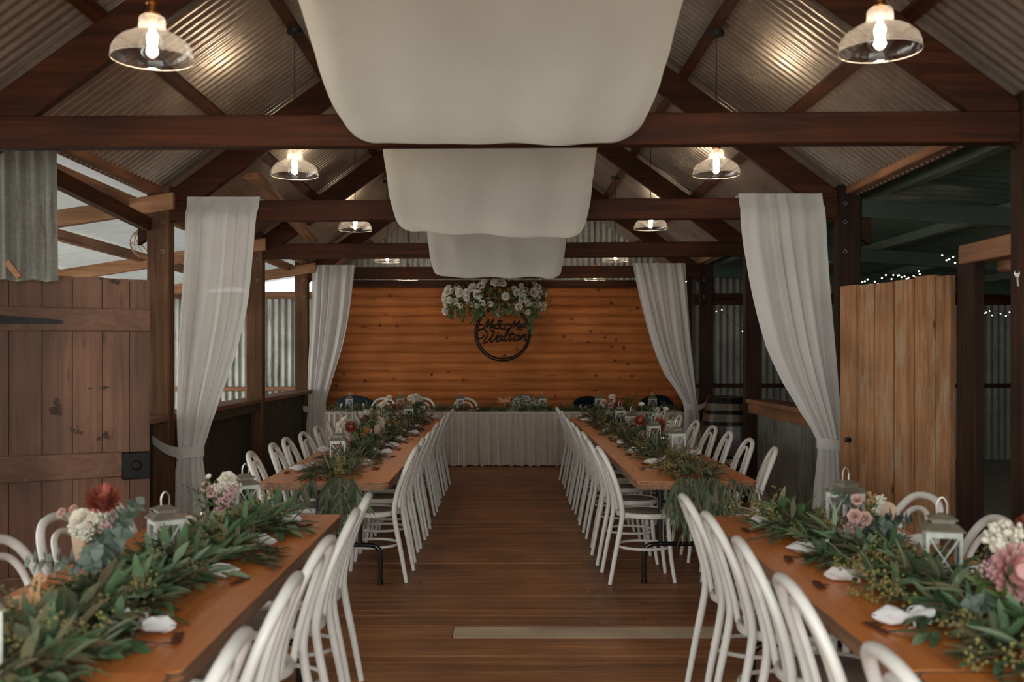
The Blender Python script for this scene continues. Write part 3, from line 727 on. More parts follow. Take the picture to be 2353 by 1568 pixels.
def row(Ys, cx, face, where, group, seed, spin=None, near='near'):
    r = random.Random(seed)
    for k, y in enumerate(Ys):
        rz = -PI/2 if face > 0 else PI/2
        rz += r.uniform(-.05, .05)+(spin or {}).get(k, 0)
        put_chair(cx+r.uniform(-.012, .012), y, rz, 'white bentwood chair, %s from the near end, %s' % (ORD[k], where), group)
row([6.86, 7.50, 8.03, 8.55, 9.25, 9.85, 10.42, 11.0, 11.56], -.925, -1, 'aisle side of the far left table', 'aisle chairs of the far left table', 1)
row([6.80, 7.40, 8.08, 8.74, 9.35, 9.98, 10.58, 11.2, 11.95], .955, 1, 'aisle side of the far right table', 'aisle chairs of the far right table', 2, {1: .06})
row([6.45, 7.05, 7.52, 8.05, 8.75, 9.36, 10.1, 11.1], -1.32, 1, 'wall side of the far left table', 'wall chairs of the far left table', 3, {0: .12, 1: .08})
row([6.80, 7.45, 8.15, 8.8, 9.5, 10.4, 11.4, 12.0], 1.53, -1, 'wall side of the far right table', 'wall chairs of the far right table', 4, {0: -.15})
row([1.62, 2.21, 2.80, 3.41, 3.99, 4.45], -.92, -1, 'aisle side of the near left table', 'aisle chairs of the near left table', 5, {})
row([2.11, 2.79, 3.36, 3.92, 4.43], 1.115, 1, 'aisle side of the near right table', 'aisle chairs of the near right table', 6, {})
row([3.36, 3.87, 4.38], -1.43, 1, 'wall side of the near left table', 'wall chairs of the near left table', 7, {0: -.1, 1: -.1, 2: .05})
row([3.84, 4.43], 1.58, -1, 'wall side of the near right table', 'wall chairs of the near right table', 8, {1: .2})
BX = [(-2.22, 'under the dark grey-green jacket, left end of the bridal table'), (-1.76, 'behind the bridal table, first bare one from the left'), (-1.19, 'behind the bridal table, second bare one from the left'),
      (-.52, 'behind the bridal table, just left of the small wooden word'), (.31, 'under the speckled grey wrap behind the bridal table'), (1.29, 'under the navy jacket, middle right of the bridal table'), (2.21, 'under the navy jacket at the right end of the bridal table')]
for k, (x, w) in enumerate(BX):
    put_chair(x, 14.32, PI+(.15 if k in (3,) else 0), 'white bentwood chair '+w, 'chairs behind the bridal table')
# garments over the bridal chairs
def garment(x, mat, label, w=.27, h=.9, tilt=0, rough=.012, seed=0, name='jacket'):
    y0 = 14.32+.30
    def fn(u, v):
        s = u*2-1; top = h+.03-.10*abs(s)**2.4-tilt*s
        a = (v-.5)*2
        nz = rough*noise.noise(Vector((s*4+seed, a*3, 1)))
        yy = y0+.055*math.sin(a*PI/2)*(1.1)+nz*1.5
        zz = top-(.34*max(0, abs(a)-.25)/.75)+nz
        return Vector((x+s*(w+.02*abs(a))+nz, yy-.02*a*abs(s), zz+.028*(1-min(1, abs(a)*4))))
    return tag(MB().grid(fn, 26, 20).obj(name, mat), label, 'clothing')
garment(-2.17, M['fabricD'], 'grey-green jacket over the chair back at the left end of the bridal table', .29, .88, .02, seed=1)
garment(1.27, M['fabricN'], 'navy jacket over the chair back between two lanterns right of centre', .25, .87, .02, seed=2)
garment(2.24, M['fabricN'], 'navy jacket over the last chair back on the right of the bridal table', .24, .89, seed=3)
g = garment(.31, M['wrapG'], 'speckled grey and white wrap over the chair right of the small wooden word', .21, .89, seed=4, name='wrap')
mb = MB(); r = random.Random(9)
for k in range(420):
    s = r.uniform(-1, 1); top = .93-.10*abs(s)**2.4; dz = r.uniform(0, .17)**1.0
    mb.ball((.31+s*.225, 14.62-.062-r.uniform(0, .006)+.05*max(0, 1-dz/.05), top-dz), .0062, 1)
mb.obj('wrap_tuft', M['waxw'], g); bpy.data.objects['wrap_tuft']['kind'] = 'stuff'

# ------------------------------------------------------------------ tables
def long_table(x0, x1, y0, y1, label, group, legs, z=.75, rad=.05, tilt=0):
    cx, cy = (x0+x1)/2, (y0+y1)/2
    t = thing('trestle_table', label, 'table', (cx, cy, 0), 0, group)
    w, l = (x1-x0)/2, (y1-y0)/2
    def outline(a, b, rr):
        pts = []
        for (sx, sy, a0) in ((1, -1, -90), (1, 1, 0), (-1, 1, 90), (-1, -1, 180)):
            for k in range(6):
                th = math.radians(a0+k*18); pts.append((sx*(a-rr)+rr*math.cos(th), sy*(b-rr)+rr*math.sin(th)))
        return pts
    O = outline(w, l, rad)
    mb = MB()
    nb = 4
    for k in range(nb):                       # boards clipped from the rounded outline
        a = -w+2*w*k/nb; b = a+2*w/nb; a2 = a+(.0008 if k else 0); b2 = b-(.0008 if k < nb-1 else 0)
        poly = []
        n = len(O)
        for i in range(n):                    # clip polygon to a2<=x<=b2
            p, q = O[i], O[(i+1) % n]
            def ins(c): return a2 <= c[0] <= b2
            seg = [p]; ts = []
            for lim in (a2, b2):
                dx = q[0]-p[0]
                if abs(dx) > 1e-9:
                    tt = (lim-p[0])/dx
                    if 0 < tt < 1: ts.append(tt)
            seg += [(p[0]+(q[0]-p[0])*tt, p[1]+(q[1]-p[1])*tt) for tt in sorted(ts)]
            poly += [c for c in seg if a2-1e-6 <= c[0] <= b2+1e-6]
        if len(poly) > 2: mb.prism([(px, py, z-.022) for px, py in poly], (0, 0, .022))
    mb.obj('tabletop', M['table'], t, smooth=False)
    O2 = outline(w+.0015, l+.0015, rad)
    mb = MB(); n = len(O2); r = random.Random(int(cy*10))
    for (za, zb, off) in ((z-.020, z-.002, .0), (z-.052, z-.024, -.004)):
        mb.prism([(px*(1+off/w), py*(1+off/l), za) for px, py in O2], (0, 0, zb-za))
    mb.bevel(.003).obj('table_edge', M['edge'], t, smooth=False)
    for ly in legs:
        y = ly-cy; mb = MB(); rr = .016; hw = w-.12
        P = smoothpts([(-hw, y, 0), (-hw, y, .19), (-hw+.02, y, .245), (-hw+.08, y, .262), (0, y, .262), (hw-.08, y, .262), (hw-.02, y, .245), (hw, y, .19), (hw, y, 0)], 4)
        mb.tube(P, rr, 10)
        for sx in (-.14, .14): mb.tube([(sx, y, .262), (sx, y, z-.05)], rr, 10)
        mb.tube([(-w+.1, y, z-.062), (w-.1, y, z-.062)], rr*.8, 8)
        for sx in (-1, 1): mb.lathe([(0, 0), (.021, 0), (.021, .03), (0, .03)], (sx*hw, y, 0), n=12)
        mb.obj('leg_frame', M['black'], t)
    return t
G4 = 'long timber tables'
long_table(-1.488, -.703, 6.07, 9.1, 'long orange timber table at the back left, nearer half, garland spilling off its end', G4, (6.62, 8.6))
long_table(-1.488, -.703, 9.102, 12.2, 'long orange timber table at the back left, half nearest the bridal table', G4, (9.6, 11.7), rad=.01)
long_table(.818, 1.555, 6.10, 9.15, 'long orange timber table at the back right, nearer half, garland spilling off its end', G4, (6.66, 8.6))
long_table(.818, 1.555, 9.152, 12.35, 'long orange timber table at the back right, half nearest the bridal table', G4, (9.6, 11.8), rad=.01)
long_table(-1.60, -.787, 2.42, 4.83, 'orange timber table in the left foreground under a thick green garland', G4, (2.8, 4.4), rad=.035)
long_table(.965, 1.77, 2.44, 4.80, 'orange timber table in the right foreground under a garland with pink flowers', G4, (2.9, 4.35), rad=.04)
long_table(-1.62, -.80, .3, 2.40, 'timber table cut by the bottom left corner of the photo', G4, (.7,), z=.757, rad=.05)
long_table(1.0, 1.80, .3, 2.42, 'timber table cut by the bottom right corner of the photo', G4, (.7,), z=.75, rad=.04)

# bridal table and its skirt
t = thing('bridal_table', 'long table with a pleated white skirt across the end of the barn', 'table', (0, 14.0, 0))
MB().bbox((-2.42, -.34, .72), (2.42, .34, .742)).bevel(.003).obj('tabletop', M['edge'], t)
for sx in (-2.2, -.8, .8, 2.2):
    for sy in (-.28, .28): MB().tube([(sx, sy, 0), (sx, sy, .72)], .018, 8).obj('leg', M['black'], t)
def skirtfn(u, v):
    # v 0 top back edge -> over the top -> hangs
    x = -2.47+4.94*u
    return x
tc = thing('table_skirt', 'cream pleated skirt and cloth hanging from the bridal table', 'tablecloth', (0, 14.0, 0))
MB().grid(lambda u, v: Vector((-2.46+4.92*u, -.36+.72*v, .749+.0015*math.sin(u*60)*math.sin(v*9))), 120, 8).obj('cloth_top', M['skirt'], tc)
r = random.Random(5); NP = 62
off = [r.uniform(-.25, .25) for _ in range(NP+2)]
def sk(u, v):
    s = u*NP; k = int(s); q = s-k
    o = off[min(k, NP)]*(1-q)+off[min(k+1, NP)]*q
    ph = (s+o)*2*PI
    dep = .016+.024*v
    # tulip swags near the floor
    g = math.sin(ph)*dep+.35*dep*math.sin(ph*.5+2)
    sw = .5+.5*math.cos((u*NP/3.0)*2*PI+1.3*noise.noise(Vector((u*9, 0, 0))))
    y = -.372-g-.02*v*sw
    z = .745-v*(.738-.02*abs(math.sin(ph*.31)))
    x = -2.47+4.94*u+.012*v*math.sin(ph*.33+v*3*math.sin(u*40))
    return Vector((x, y, z))
MB().grid(sk, NP*10, 14).obj('pleated_skirt', M['skirt'], tc)
MB().grid(lambda u, v: Vector((-2.475+4.95*u, -.378-.003*math.sin(u*300)-.01*math.sin(v*PI), .752-.035*v)), 400, 4).obj('skirt_band', M['skirt'], tc)

# ------------------------------------------------------------------ leaves and garlands
def leaf(bm, p, d, up, L, W, bend=.25, shape=.35):
    d = d.normalized(); side = d.cross(up)
    if side.length < 1e-4: side = d.orthogonal()
    side.normalize(); nn = side.cross(d).normalized()
    n = 5; rows = []
    for i in range(n+1):
        t = i/n; w = W*.5*(math.sin(PI*min(1, t**(.55+shape)))**.8 if 0 < t < 1 else .04)
        c = p+d*(L*t)-nn*(bend*L*t*t)
        if w < W*.06: w = W*.03
        rows.append([bm.verts.new(c-side*w+nn*w*.3), bm.verts.new(c), bm.verts.new(c+side*w+nn*w*.3)])
    for a, b in zip(rows, rows[1:]):
        bm.faces.new((a[0], a[1], b[1], b[0])); bm.faces.new((a[1], a[2], b[2], b[1]))
def octa(bm, c, r):
    v = [bm.verts.new(c+Vector(q)*r) for q in ((1, 0, 0), (-1, 0, 0), (0, 1, 0), (0, -1, 0), (0, 0, 1), (0, 0, -1))]
    for a, b, cc in ((0, 2, 4), (2, 1, 4), (1, 3, 4), (3, 0, 4), (2, 0, 5), (1, 2, 5), (3, 1, 5), (0, 3, 5)): bm.faces.new((v[a], v[b], v[cc]))
def garland(label, path, width, height, per_m, seed, mat='euca', L=(.08, .15), W=(.013, .024), seeds=10, z=.753, seedsz=.0052, group=None, hang=None, mat2='euca2'):
    r = random.Random(seed)
    t = thing('leaf_garland', label, 'garland', path[0], 0, group or 'leaf garlands along the tables')
    o = Vector(path[0]); P = smoothpts([Vector(p)-o for p in path], 10)
    cum = [0]
    for a, b in zip(P, P[1:]): cum.append(cum[-1]+(b-a).length)
    tot = cum[-1]
    def pt(s):
        for i in range(len(P)-1):
            if cum[i+1] >= s or i == len(P)-2:
                q = (s-cum[i])/max(1e-6, cum[i+1]-cum[i]); return P[i].lerp(P[i+1], q), (P[i+1]-P[i]).normalized()
    A, B, S, T = MB(), MB(), MB(), MB()
    zf = z-o.z+.004
    def sprig(s, big=1.0):
        c, dr = pt(s); sd = dr.cross(Vector((0, 0, 1))).normalized()
        k = max(-1.25, min(1.25, r.gauss(0, .5))); env = max(0, 1-abs(k)*.72)
        wloc = width*(.74+.3*noise.noise(Vector((s*2.3, seed, 0))))
        base = c+sd*(k*wloc*.5)+Vector((0, 0, .008+r.random()*height*env))
        out = dr*r.choice((-1, 1))*r.uniform(.3, 1.1)+sd*(k*.9+r.gauss(0, .4))+Vector((0, 0, r.uniform(-.2, .32)*(.4+env)))
        out.normalize()
        nl = r.randint(4, 8); SL = r.uniform(.05, .13)*big
        T.tube([base, base+out*SL*.5+Vector((0, 0, -.004)), base+out*SL], .0016, 3, cap=False)
        mb = B if r.random() < .3 else A
        for i in range(nl):
            q = (i+.4)/nl; p = base+out*SL*q
            an = Vector((r.gauss(0, 1), r.gauss(0, 1), r.gauss(0, .45))).normalized()
            dd = (out*.8+an*.65).normalized()
            l = r.uniform(*L)*big*.8; w = r.uniform(*W)*big
            tip = p+dd*l
            if tip.z < zf and c.z > -.02: dd.z += (zf-tip.z)/l+.03; dd.normalize()
            if p.z < zf and c.z > -.02: p.z = zf
            leaf(mb.bm, p, dd, (Vector((0, 0, 1))+an*.5), l, w, r.uniform(-.05, .2) if c.z > -.02 else r.uniform(0, .3))
    for i in range(int(tot*per_m)): sprig(r.uniform(0, tot))
    for i in range(int(tot*seeds)):
        s = r.uniform(0, tot); c, dr = pt(s); sd = dr.cross(Vector((0, 0, 1))).normalized()
        b0 = c+sd*r.gauss(0, width*.27)+Vector((0, 0, height*r.uniform(.55, 1.25)))
        out = Vector((r.gauss(0, 1), r.gauss(0, 1), r.gauss(.1, .5))).normalized()
        T.tube([b0, b0+out*.09], .0012, 3, cap=False)
        for j in range(r.randint(22, 40)):
            q = r.random(); p = b0+out*.1*q+Vector((r.gauss(0, .013), r.gauss(0, .013), r.gauss(0, .012)))
            if p.z < zf and c.z > -.02: p.z = zf+.004
            octa(S.bm, p, seedsz*r.uniform(.7, 1.2))
    if hang:
        for (hx, hy, n, spread, depth) in hang:
            for i in range(n):
                x = hx+r.gauss(0, spread); b0 = Vector((x, hy-r.uniform(.02, .05), .77))-o
                dep = depth*r.uniform(.45, 1.05)*max(.35, 1-abs(x-hx)/(spread*3.2))
                fx = (x-hx)*.8
                P2 = smoothpts([b0+Vector((0, .12, .0)), b0, b0+Vector((fx*.5, -.06-r.uniform(0, .03), -dep*.45)), b0+Vector((fx, -.05-r.uniform(-.02, .05), -dep))], 5)
                T.tube(P2, .0018, 3, cap=False)
                for j in range(2, len(P2)-1):
                    for _ in range(2):
                        an = Vector((r.gauss(0, 1), -abs(r.gauss(0, .6)), r.gauss(-.2, .4))).normalized()
                        dd = (Vector((0, -.12, -1))+an*.62+Vector((fx*.6, 0, 0))).normalized()
                        leaf((A if r.random() < .75 else B).bm, P2[j], dd, Vector((0, -1, .3))+an*.4, r.uniform(.09, .17), r.uniform(.013, .022), r.uniform(-.1, .2))
    T.obj('twigs', M['twig'], t)['kind'] = 'stuff'
    A.obj('foliage', M[mat], t); B.obj('dry_foliage', M[mat2], t)
    S.obj('seed_sprays', M['seed'], t)['kind'] = 'stuff'
    return t
QD = 1.0
garland('thick green eucalyptus garland on the left foreground table', [(-1.17, 2.12, .755), (-1.20, 2.5, .755), (-1.19, 3.0, .755), (-1.17, 3.6, .755), (-1.14, 4.1, .755), (-1.12, 4.62, .755)], .40, .06, 125*QD, 11, 'euca', (.09, .17), (.019, .036), 22)
garland('loose eucalyptus garland with brown seed sprays on the right foreground table', [(1.36, 2.2, .755), (1.38, 2.6, .755), (1.37, 3.2, .755), (1.36, 3.8, .755), (1.30, 4.3, .755), (1.24, 4.68, .755)], .38, .06, 115*QD, 12, 'euca', (.09, .16), (.014, .028), 30)
garland('long leafy garland running down the back left table and off its end', [(-1.08, 6.08, .755), (-1.07, 6.6, .755), (-1.1, 7.6, .755), (-1.1, 8.6, .755), (-1.06, 9.8, .755), (-1.05, 11, .755), (-1.03, 12.1, .755)], .27, .055, 74*QD, 13, 'willow', (.08, .15), (.011, .02), 9, hang=[(-1.02, 6.06, 10, .085, .38)])
garland('long leafy garland running down the back right table and off its end', [(1.19, 6.12, .755), (1.2, 6.7, .755), (1.17, 7.6, .755), (1.16, 8.6, .755), (1.15, 9.8, .755), (1.14, 11, .755), (1.12, 12.2, .755)], .31, .06, 80*QD, 14, 'willow', (.08, .15), (.011, .02), 16, hang=[(1.17, 6.09, 15, .11, .43)])
garland('dark green garland lying along the bridal table', [(-2.4, 13.86, .755), (-1.2, 13.84, .755), (0, 13.86, .755), (1.2, 13.84, .755), (2.4, 13.86, .755)], .24, .05, 70*QD, 15, 'euca', (.09, .17), (.011, .018), 3)

# ------------------------------------------------------------------ lanterns
def make_lantern():
    t = thing('lantern', 'x', 'lantern'); w = .05; hz = .155
    mb = MB()
    mb.bbox((-w, -w, 0), (w, w, .012)); mb.bbox((-w, -w, hz), (w, w, hz+.01))
    for sx in (-1, 1):
        for sy in (-1, 1): mb.bbox((sx*w, sy*w, .012), (sx*(w-.009), sy*(w-.009), hz))
    for k in range(4):
        R = Matrix.Rotation(k*PI/2, 3, 'Z')
        a = w-.003
        for q in (((-w+.006, -a, .014), (w-.006, -a, hz-.002)), ((w-.006, -a, .014), (-w+.006, -a, hz-.002))):
            mb.bar(R @ Vector(q[0]), R @ Vector(q[1]), .0045, .0055, up=R @ Vector((0, -1, 0)))
        mb.bar(R @ Vector((-w+.006, -a, .017)), R @ Vector((w-.006, -a, .017)), .005, .009)
        mb.bar(R @ Vector((-w+.006, -a, hz-.004)), R @ Vector((w-.006, -a, hz-.004)), .005, .009)
    mb.obj('lantern_frame', M['lantern'], t, smooth=False)
    def sq(prof):
        mb = MB(); rings = []
        for r, z in prof: rings.append([mb.bm.verts.new((sx*r, sy*r, z)) for sx, sy in ((-1, -1), (1, -1), (1, 1), (-1, 1))])
        for A, B in zip(rings, rings[1:]):
            for j in range(4): mb.bm.faces.new((A[j], A[(j+1) % 4], B[(j+1) % 4], B[j]))
        mb.bm.faces.new(rings[0][::-1]); mb.bm.faces.new(rings[-1]); return mb
    sq([(w+.008, hz+.01), (w+.008, hz+.014), (w-.012, hz+.032), (w-.018, hz+.032), (w-.018, hz+.042), (w-.010, hz+.042), (w-.010, hz+.045), (w-.034, hz+.058)]).obj('lantern_roof', M['lroof'], t, smooth=False)
    h0 = hz+.056
    MB().tube(smoothpts([(-.014, 0, h0), (-.014, 0, h0+.03), (-.006, 0, h0+.046), (0, 0, h0+.05), (.006, 0, h0+.046), (.014, 0, h0+.03), (.014, 0, h0)], 3), .0022, 6).obj('handle', M['zinc'], t)
    for k in range(4):
        R = Matrix.Rotation(k*PI/2, 4, 'Z')
        mb = MB().bbox((-w+.008, -w+.006, .014), (w-.008, -w+.0075, hz)); bmesh.ops.transform(mb.bm, matrix=R, verts=mb.bm.verts[:])
        mb.obj('glass_pane', M['pane'], t)
    return t
lan = make_lantern(); ltree = snapshot(lan)
cand = MB().lathe([(0, 0), (.024, 0), (.0245, .002), (.0245, .05), (.022, .053), (.01, .051), (0, .052)], n=18).obj('candle', M['candle'])
MB().tube([(0, 0, .05), (.001, 0, .062)], .0012, 4).obj('wick', M['flex'], cand)
candtree = snapshot(cand)
LAN = [(-1.235, 2.33, .5, 1.06, 'cropped lantern at the left edge of the photo on the near left table', 'left edge of the photo'),
       (-1.245, 3.66, .6, 1.02, 'weathered white lantern with upright handle beside the red and blue-green bouquet', 'lantern with the upright handle, left foreground'),
       (-1.21, 4.66, .5, 1.0, 'white lantern behind the mauve flower bunch at the back of the near left table', 'lantern behind the mauve flowers'),
       (1.465, 3.33, -.28, 1.12, 'bright white lantern with crossed bars in the right foreground garland', 'bright lantern, right foreground'),
       (1.455, 4.24, .4, 1.12, 'silvery lantern with orange-tinted roof behind the blue gum leaves, right foreground', 'silvery lantern behind the blue gum leaves'),
       (-1.165, 7.0, .05, 1.03, 'chalky lantern standing at the near end of the back left table', 'lantern at the near end of the back left table'),
       (-1.08, 11.3, .1, 1.0, 'small pale lantern in the garland near the far end of the back left table', 'pale lantern far along the back left table'),
       (-1.0, 11.95, .3, 1.0, 'last lantern of the back left table, beside white blooms at the garland end', 'last lantern of the back left table'),
       (1.325, 7.62, .08, 1.05, 'white lantern nearest the camera on the back right table', 'nearest lantern on the back right table'),
       (1.285, 8.55, .1, 1.0, 'lantern half hidden behind the red proteas on the back right table', 'lantern behind the red proteas'),
       (1.28, 9.95, .2, 1.0, 'greenish lantern left of a red protea midway down the back right table', 'lantern left of a red protea'),
       (1.255, 10.75, 0, 1.05, 'green-white lantern below the bright green bouquet on the back right table', 'lantern below the bright green bouquet'),
       (-2.16, 13.92, .1, 1.0, 'leftmost lantern on the bridal table, before the grey-green jacket', ''), (-1.45, 13.95, .2, 1.0, 'lantern between the two bare chairs left on the bridal table', ''),
       (-.61, 13.95, .1, 1.0, 'lantern on the bridal table left of the small wooden word', ''), (.54, 13.95, .05, 1.0, 'lantern on the bridal table right of the speckled wrap', ''),
       (1.33, 13.95, .1, 1.0, 'lantern on the bridal table before the middle navy jacket', ''), (2.08, 13.95, .1, 1.0, 'rightmost lantern on the bridal table beside the tied curtain', '')]
for i, (x, y, rz, s, lab, cl) in enumerate(LAN):
    o = lan if i == 0 else copy_tree(lan, tree=ltree)
    o.location = (x, y, .754); o.rotation_euler = (0, 0, rz); o.scale = (s,)*3; o['label'] = lab; o['group'] = 'lanterns among the garlands'
    if cl:
        c = cand if i == 0 else copy_tree(cand, tree=candtree)
        c.location = (x, y, .754+.0125*s); tag(c, 'white candle inside the '+cl, 'candle', 'candles inside the lanterns')

# ------------------------------------------------------------------ wrapped favours and cut metal names
def make_napkin(seed):
    r = random.Random(seed)
    t = thing('napkin_bundle', 'x', 'napkin')
    def fn(u, v):
        a = u*2*PI; k = v
        rad = [.004, .016, .026, .031, .032, .028, .018, .0085, .016, .028, .033][min(10, int(round(k*10)))]
        fl = .62 if k < .7 else .8
        nz = 1+.55*noise.noise(Vector((math.cos(a)*1.6+seed, math.sin(a)*1.6, k*6)))+(.25*math.sin(a*5+seed) if k > .6 else .13*math.sin(a*4+seed+k*3))
        return Vector(((k-.5)*.135+.008*math.sin(a*2+seed), rad*nz*math.cos(a), max(.0015, .021+rad*nz*fl*math.sin(a))))
    MB().grid(fn, 26, 10, True).obj('napkin_cloth', M['linen'], t)
    mb = MB(); kx = .03
    for s in (-1, 1):
        mb.tube(smoothpts([(kx, 0, .028), (kx+.012, s*.016, .04), (kx+.004, s*.032, .034), (kx-.006, s*.018, .026), (kx, 0, .028)], 4), .0035, 5, flat=.35)
        mb.tube(smoothpts([(kx, 0, .028), (kx+.008*s, s*.022, .018), (kx-.01, s*.042, .004), (kx-.028, s*.05, .0025)], 4), .0035, 5, flat=.35)
    mb.tube([(kx, .012*math.cos(k*PI/5), .019+.010*math.sin(k*PI/5)) for k in range(10)], .003, 5, closed=True)
    mb.obj('ribbon', M['linen'], t)
    return t
nap = [make_napkin(1), make_napkin(5), make_napkin(9)]; ntree = [snapshot(n) for n in nap]; nused = [False]*3; nc = [0]
def put_napkins(spots, where, rz0, group, z=.753):
    spots = sorted(spots, key=lambda q: -q[1])
    for k, (px, py) in enumerate(spots):
        j = nc[0] % 3; nc[0] += 1
        o = nap[j] if not nused[j] else copy_tree(nap[j], tree=ntree[j]); nused[j] = True
        p = on_table(px, py); o.location = (p.x, p.y, z); o.rotation_euler = (0, 0, rz0+random.Random(nc[0]).uniform(-.4, .4)); s = 1.12; o.scale = (s,)*3
        tag(o, 'white tied napkin, %s from the front, %s' % (ORD[k], where.replace('on the ', '').replace('of the', 'of')), 'napkin', group)
put_napkins([(655, 1206), (592, 1256), (495, 1330), (345, 1455)], 'on the aisle side of the near left table', PI, 'napkins, aisle side of the near left table')
put_napkins([(170, 1420), (318, 1352), (450, 1210), (510, 1240)], 'on the wall side of the near left table', 0, 'napkins, wall side of the near left table')
put_napkins([(1757, 1212), (1855, 1274), (1948, 1336), (2070, 1436)], 'on the aisle side of the near right table', 0, 'napkins, aisle side of the near right table')
put_napkins([(2105, 1256), (2215, 1330)], 'on the wall side of the near right table', PI, 'napkins, wall side of the near right table')
put_napkins([(832, 1072), (878, 1046), (897, 1030), (912, 1015), (944, 1000), (956, 987), (976, 971), (995, 962.5)], 'on the aisle side of the far left table', PI, 'napkins, aisle side of the far left table')
put_napkins([(692, 1084), (752, 1040), (785, 1012)], 'on the wall side of the far left table', 0, 'napkins, wall side of the far left table')
put_napkins([(1504, 1069), (1465, 1043), (1437, 1023), (1424, 1011), (1401, 996), (1382, 981), (1347, 970), (1338, 962)], 'on the aisle side of the far right table', 0, 'napkins, aisle side of the far right table')
put_napkins([(1588, 1047), (1545, 1010)], 'on the wall side of the far right table', PI, 'napkins, wall side of the far right table')
def make_name(seed):
    r = random.Random(seed); n = r.randint(5, 7); pts = []
    x = -.05
    for k in range(n):
        h = r.choice((.018, .02, .036)); pts += [(x, -.008, 0), (x+.006, h-.008, 0), (x+.011, -.006, 0)]; x += .1/n
    pts = [(-.058, .004, 0)]+pts+[(x+.004, -.004, 0)]
    P = smoothpts(pts, 3)
    return MB().tube([Vector(p)+Vector((0, 0, .002)) for p in P], .0019, 4, flat=.8).mesh('name_tag', M['rust'])
names = [make_name(s) for s in (1, 2, 3, 4)]; nm = [0]
def put_names(spots, where, rz, group):
    for k, (px, py) in enumerate(sorted(spots, key=lambda q: -q[1])):
        p = on_table(px, py, .752); o = link('name_tag', names[nm[0] % 4], None, p, (0, 0, rz+random.Random(nm[0]).uniform(-.3, .3)), (1.15, 1.3, 1.4)); nm[0] += 1
        tag(o, 'rusty cut metal squiggle, %s from the front, %s' % (ORD[k], where.replace('on the ', '').replace('of the', 'of')), 'name tag', group)
put_names([(706, 1210), (632, 1266), (553, 1337), (408, 1468)], 'on the aisle side of the near left table', PI/2, 'cut metal tags, near left table')
put_names([(190, 1338), (300, 1290)], 'on the wall side of the near left table', -PI/2, 'cut metal tags, near left table wall side')
put_names([(1715, 1221), (1812, 1287), (1882, 1347), (2016, 1446)], 'on the aisle side of the near right table', -PI/2, 'cut metal tags, near right table')
put_names([(867, 1078), (904.5, 1050), (917, 1034), (934.5, 1018), (959, 1002), (969, 988), (985, 975)], 'on the aisle side of the far left table', PI/2, 'cut metal tags, far left table')
put_names([(658, 1087), (737, 1049)], 'on the wall side of the far left table', -PI/2, 'cut metal tags, far left table wall side')
put_names([(1480, 1068), (1446, 1047), (1422, 1028), (1409, 1014), (1383, 999), (1365, 984)], 'on the aisle side of the far right table', -PI/2, 'cut metal tags, far right table')
put_names([(1578, 1029), (1606, 1047), (1655, 1068)], 'on the wall side of the far right table', PI/2, 'cut metal tags, far right table wall side')
# ------------------------------------------------------------------ flowers
def petal(bm, c, ax, out, L, W, cup=.35, open_=.5, n=4):
    """one cupped petal from centre c: ax = flower axis, out = outward direction"""
    side = ax.cross(out).normalized(); rows = []
    for i in range(n+1):
        t = i/n; ang = open_*t*1.5
        p = c+out*(L*math.sin(ang)*.75+L*.12*t)+ax*(L*t*math.cos(ang*.8))
        w = W*.5*math.sin(PI*(.12+.78*t))**.7
        rows.append([bm.verts.new(p-side*w+(-out)*w*cup*1.2), bm.verts.new(p), bm.verts.new(p+side*w+(-out)*w*cup*1.2)])
    for a, b in zip(rows, rows[1:]):
        bm.faces.new((a[0], a[1], b[1], b[0])); bm.faces.new((a[1], a[2], b[2], b[1]))
def rose_mesh(name, mat, seed, r0=.04):
    r = random.Random(seed); mb = MB(); ax = Vector((0, 0, 1))
    for k, (np_, L, op) in enumerate(((3, .8, .12), (4, .88, .35), (5, .92, .6), (6, .95, .9), (7, .9, 1.2))):
        for i in range(np_):
            a = 2*PI*i/np_+k*.7+r.uniform(-.15, .15); out = Vector((math.cos(a), math.sin(a), 0))
            petal(mb.bm, Vector((0, 0, -.4*r0))+out*r0*.08*k, ax, out, r0*L*1.25, r0*(1.0+.12*k), .4, op)
    return mb.mesh(name, M[mat])
def protea_mesh(name, mat, seed, r0=.045):
    r = random.Random(seed); mb = MB(); ax = Vector((0, 0, 1))
    for k in range(5):
        np_ = 9+k*2; op = .15+.17*k
        for i in range(np_):
            a = 2*PI*(i+.5*(k % 2))/np_+r.uniform(-.06, .06); out = Vector((math.cos(a), math.sin(a), 0))
            petal(mb.bm, Vector((0, 0, -.7*r0))+out*r0*.1, ax, out, r0*(1.7-.12*k), r0*.42, .25, op, 4)
    mb.lathe([(0, .5*r0), (.3*r0, .42*r0), (.5*r0, .1*r0), (.4*r0, -.4*r0), (.15*r0, -.8*r0), (0, -.9*r0)], n=14)
    return mb.mesh(name, M[mat])
def bud_mesh(name, mat, seed, n=70, R=.035, drop=1.0, rb=.0055):
    r = random.Random(seed); mb = MB()
    for k in range(n):
        q = r.random(); rr = R*(1-.55*q)*math.sqrt(r.random())
        a = r.uniform(0, 2*PI); z = -q*R*2.6*drop if drop > 1 else r.uniform(-1, 1)*R*.7*math.sqrt(max(0, 1-(rr/R)**2))
        mb.ball((rr*math.cos(a), rr*math.sin(a), z), rb*r.uniform(.7, 1.2), 1, (1, 1, 1.3))
    return mb.mesh(name, M[mat])
def daisy_mesh(name, seed):
    mb = MB(); ax = Vector((0, 0, 1))
    for k in range(2):
        for i in range(14):
            a = 2*PI*(i+.5*k)/14; out = Vector((math.cos(a), math.sin(a), 0)); petal(mb.bm, Vector((0, 0, 0)), ax, out, .022, .009, .1, 1.0-.2*k, 3)
    return mb.mesh(name, M['rosew'])
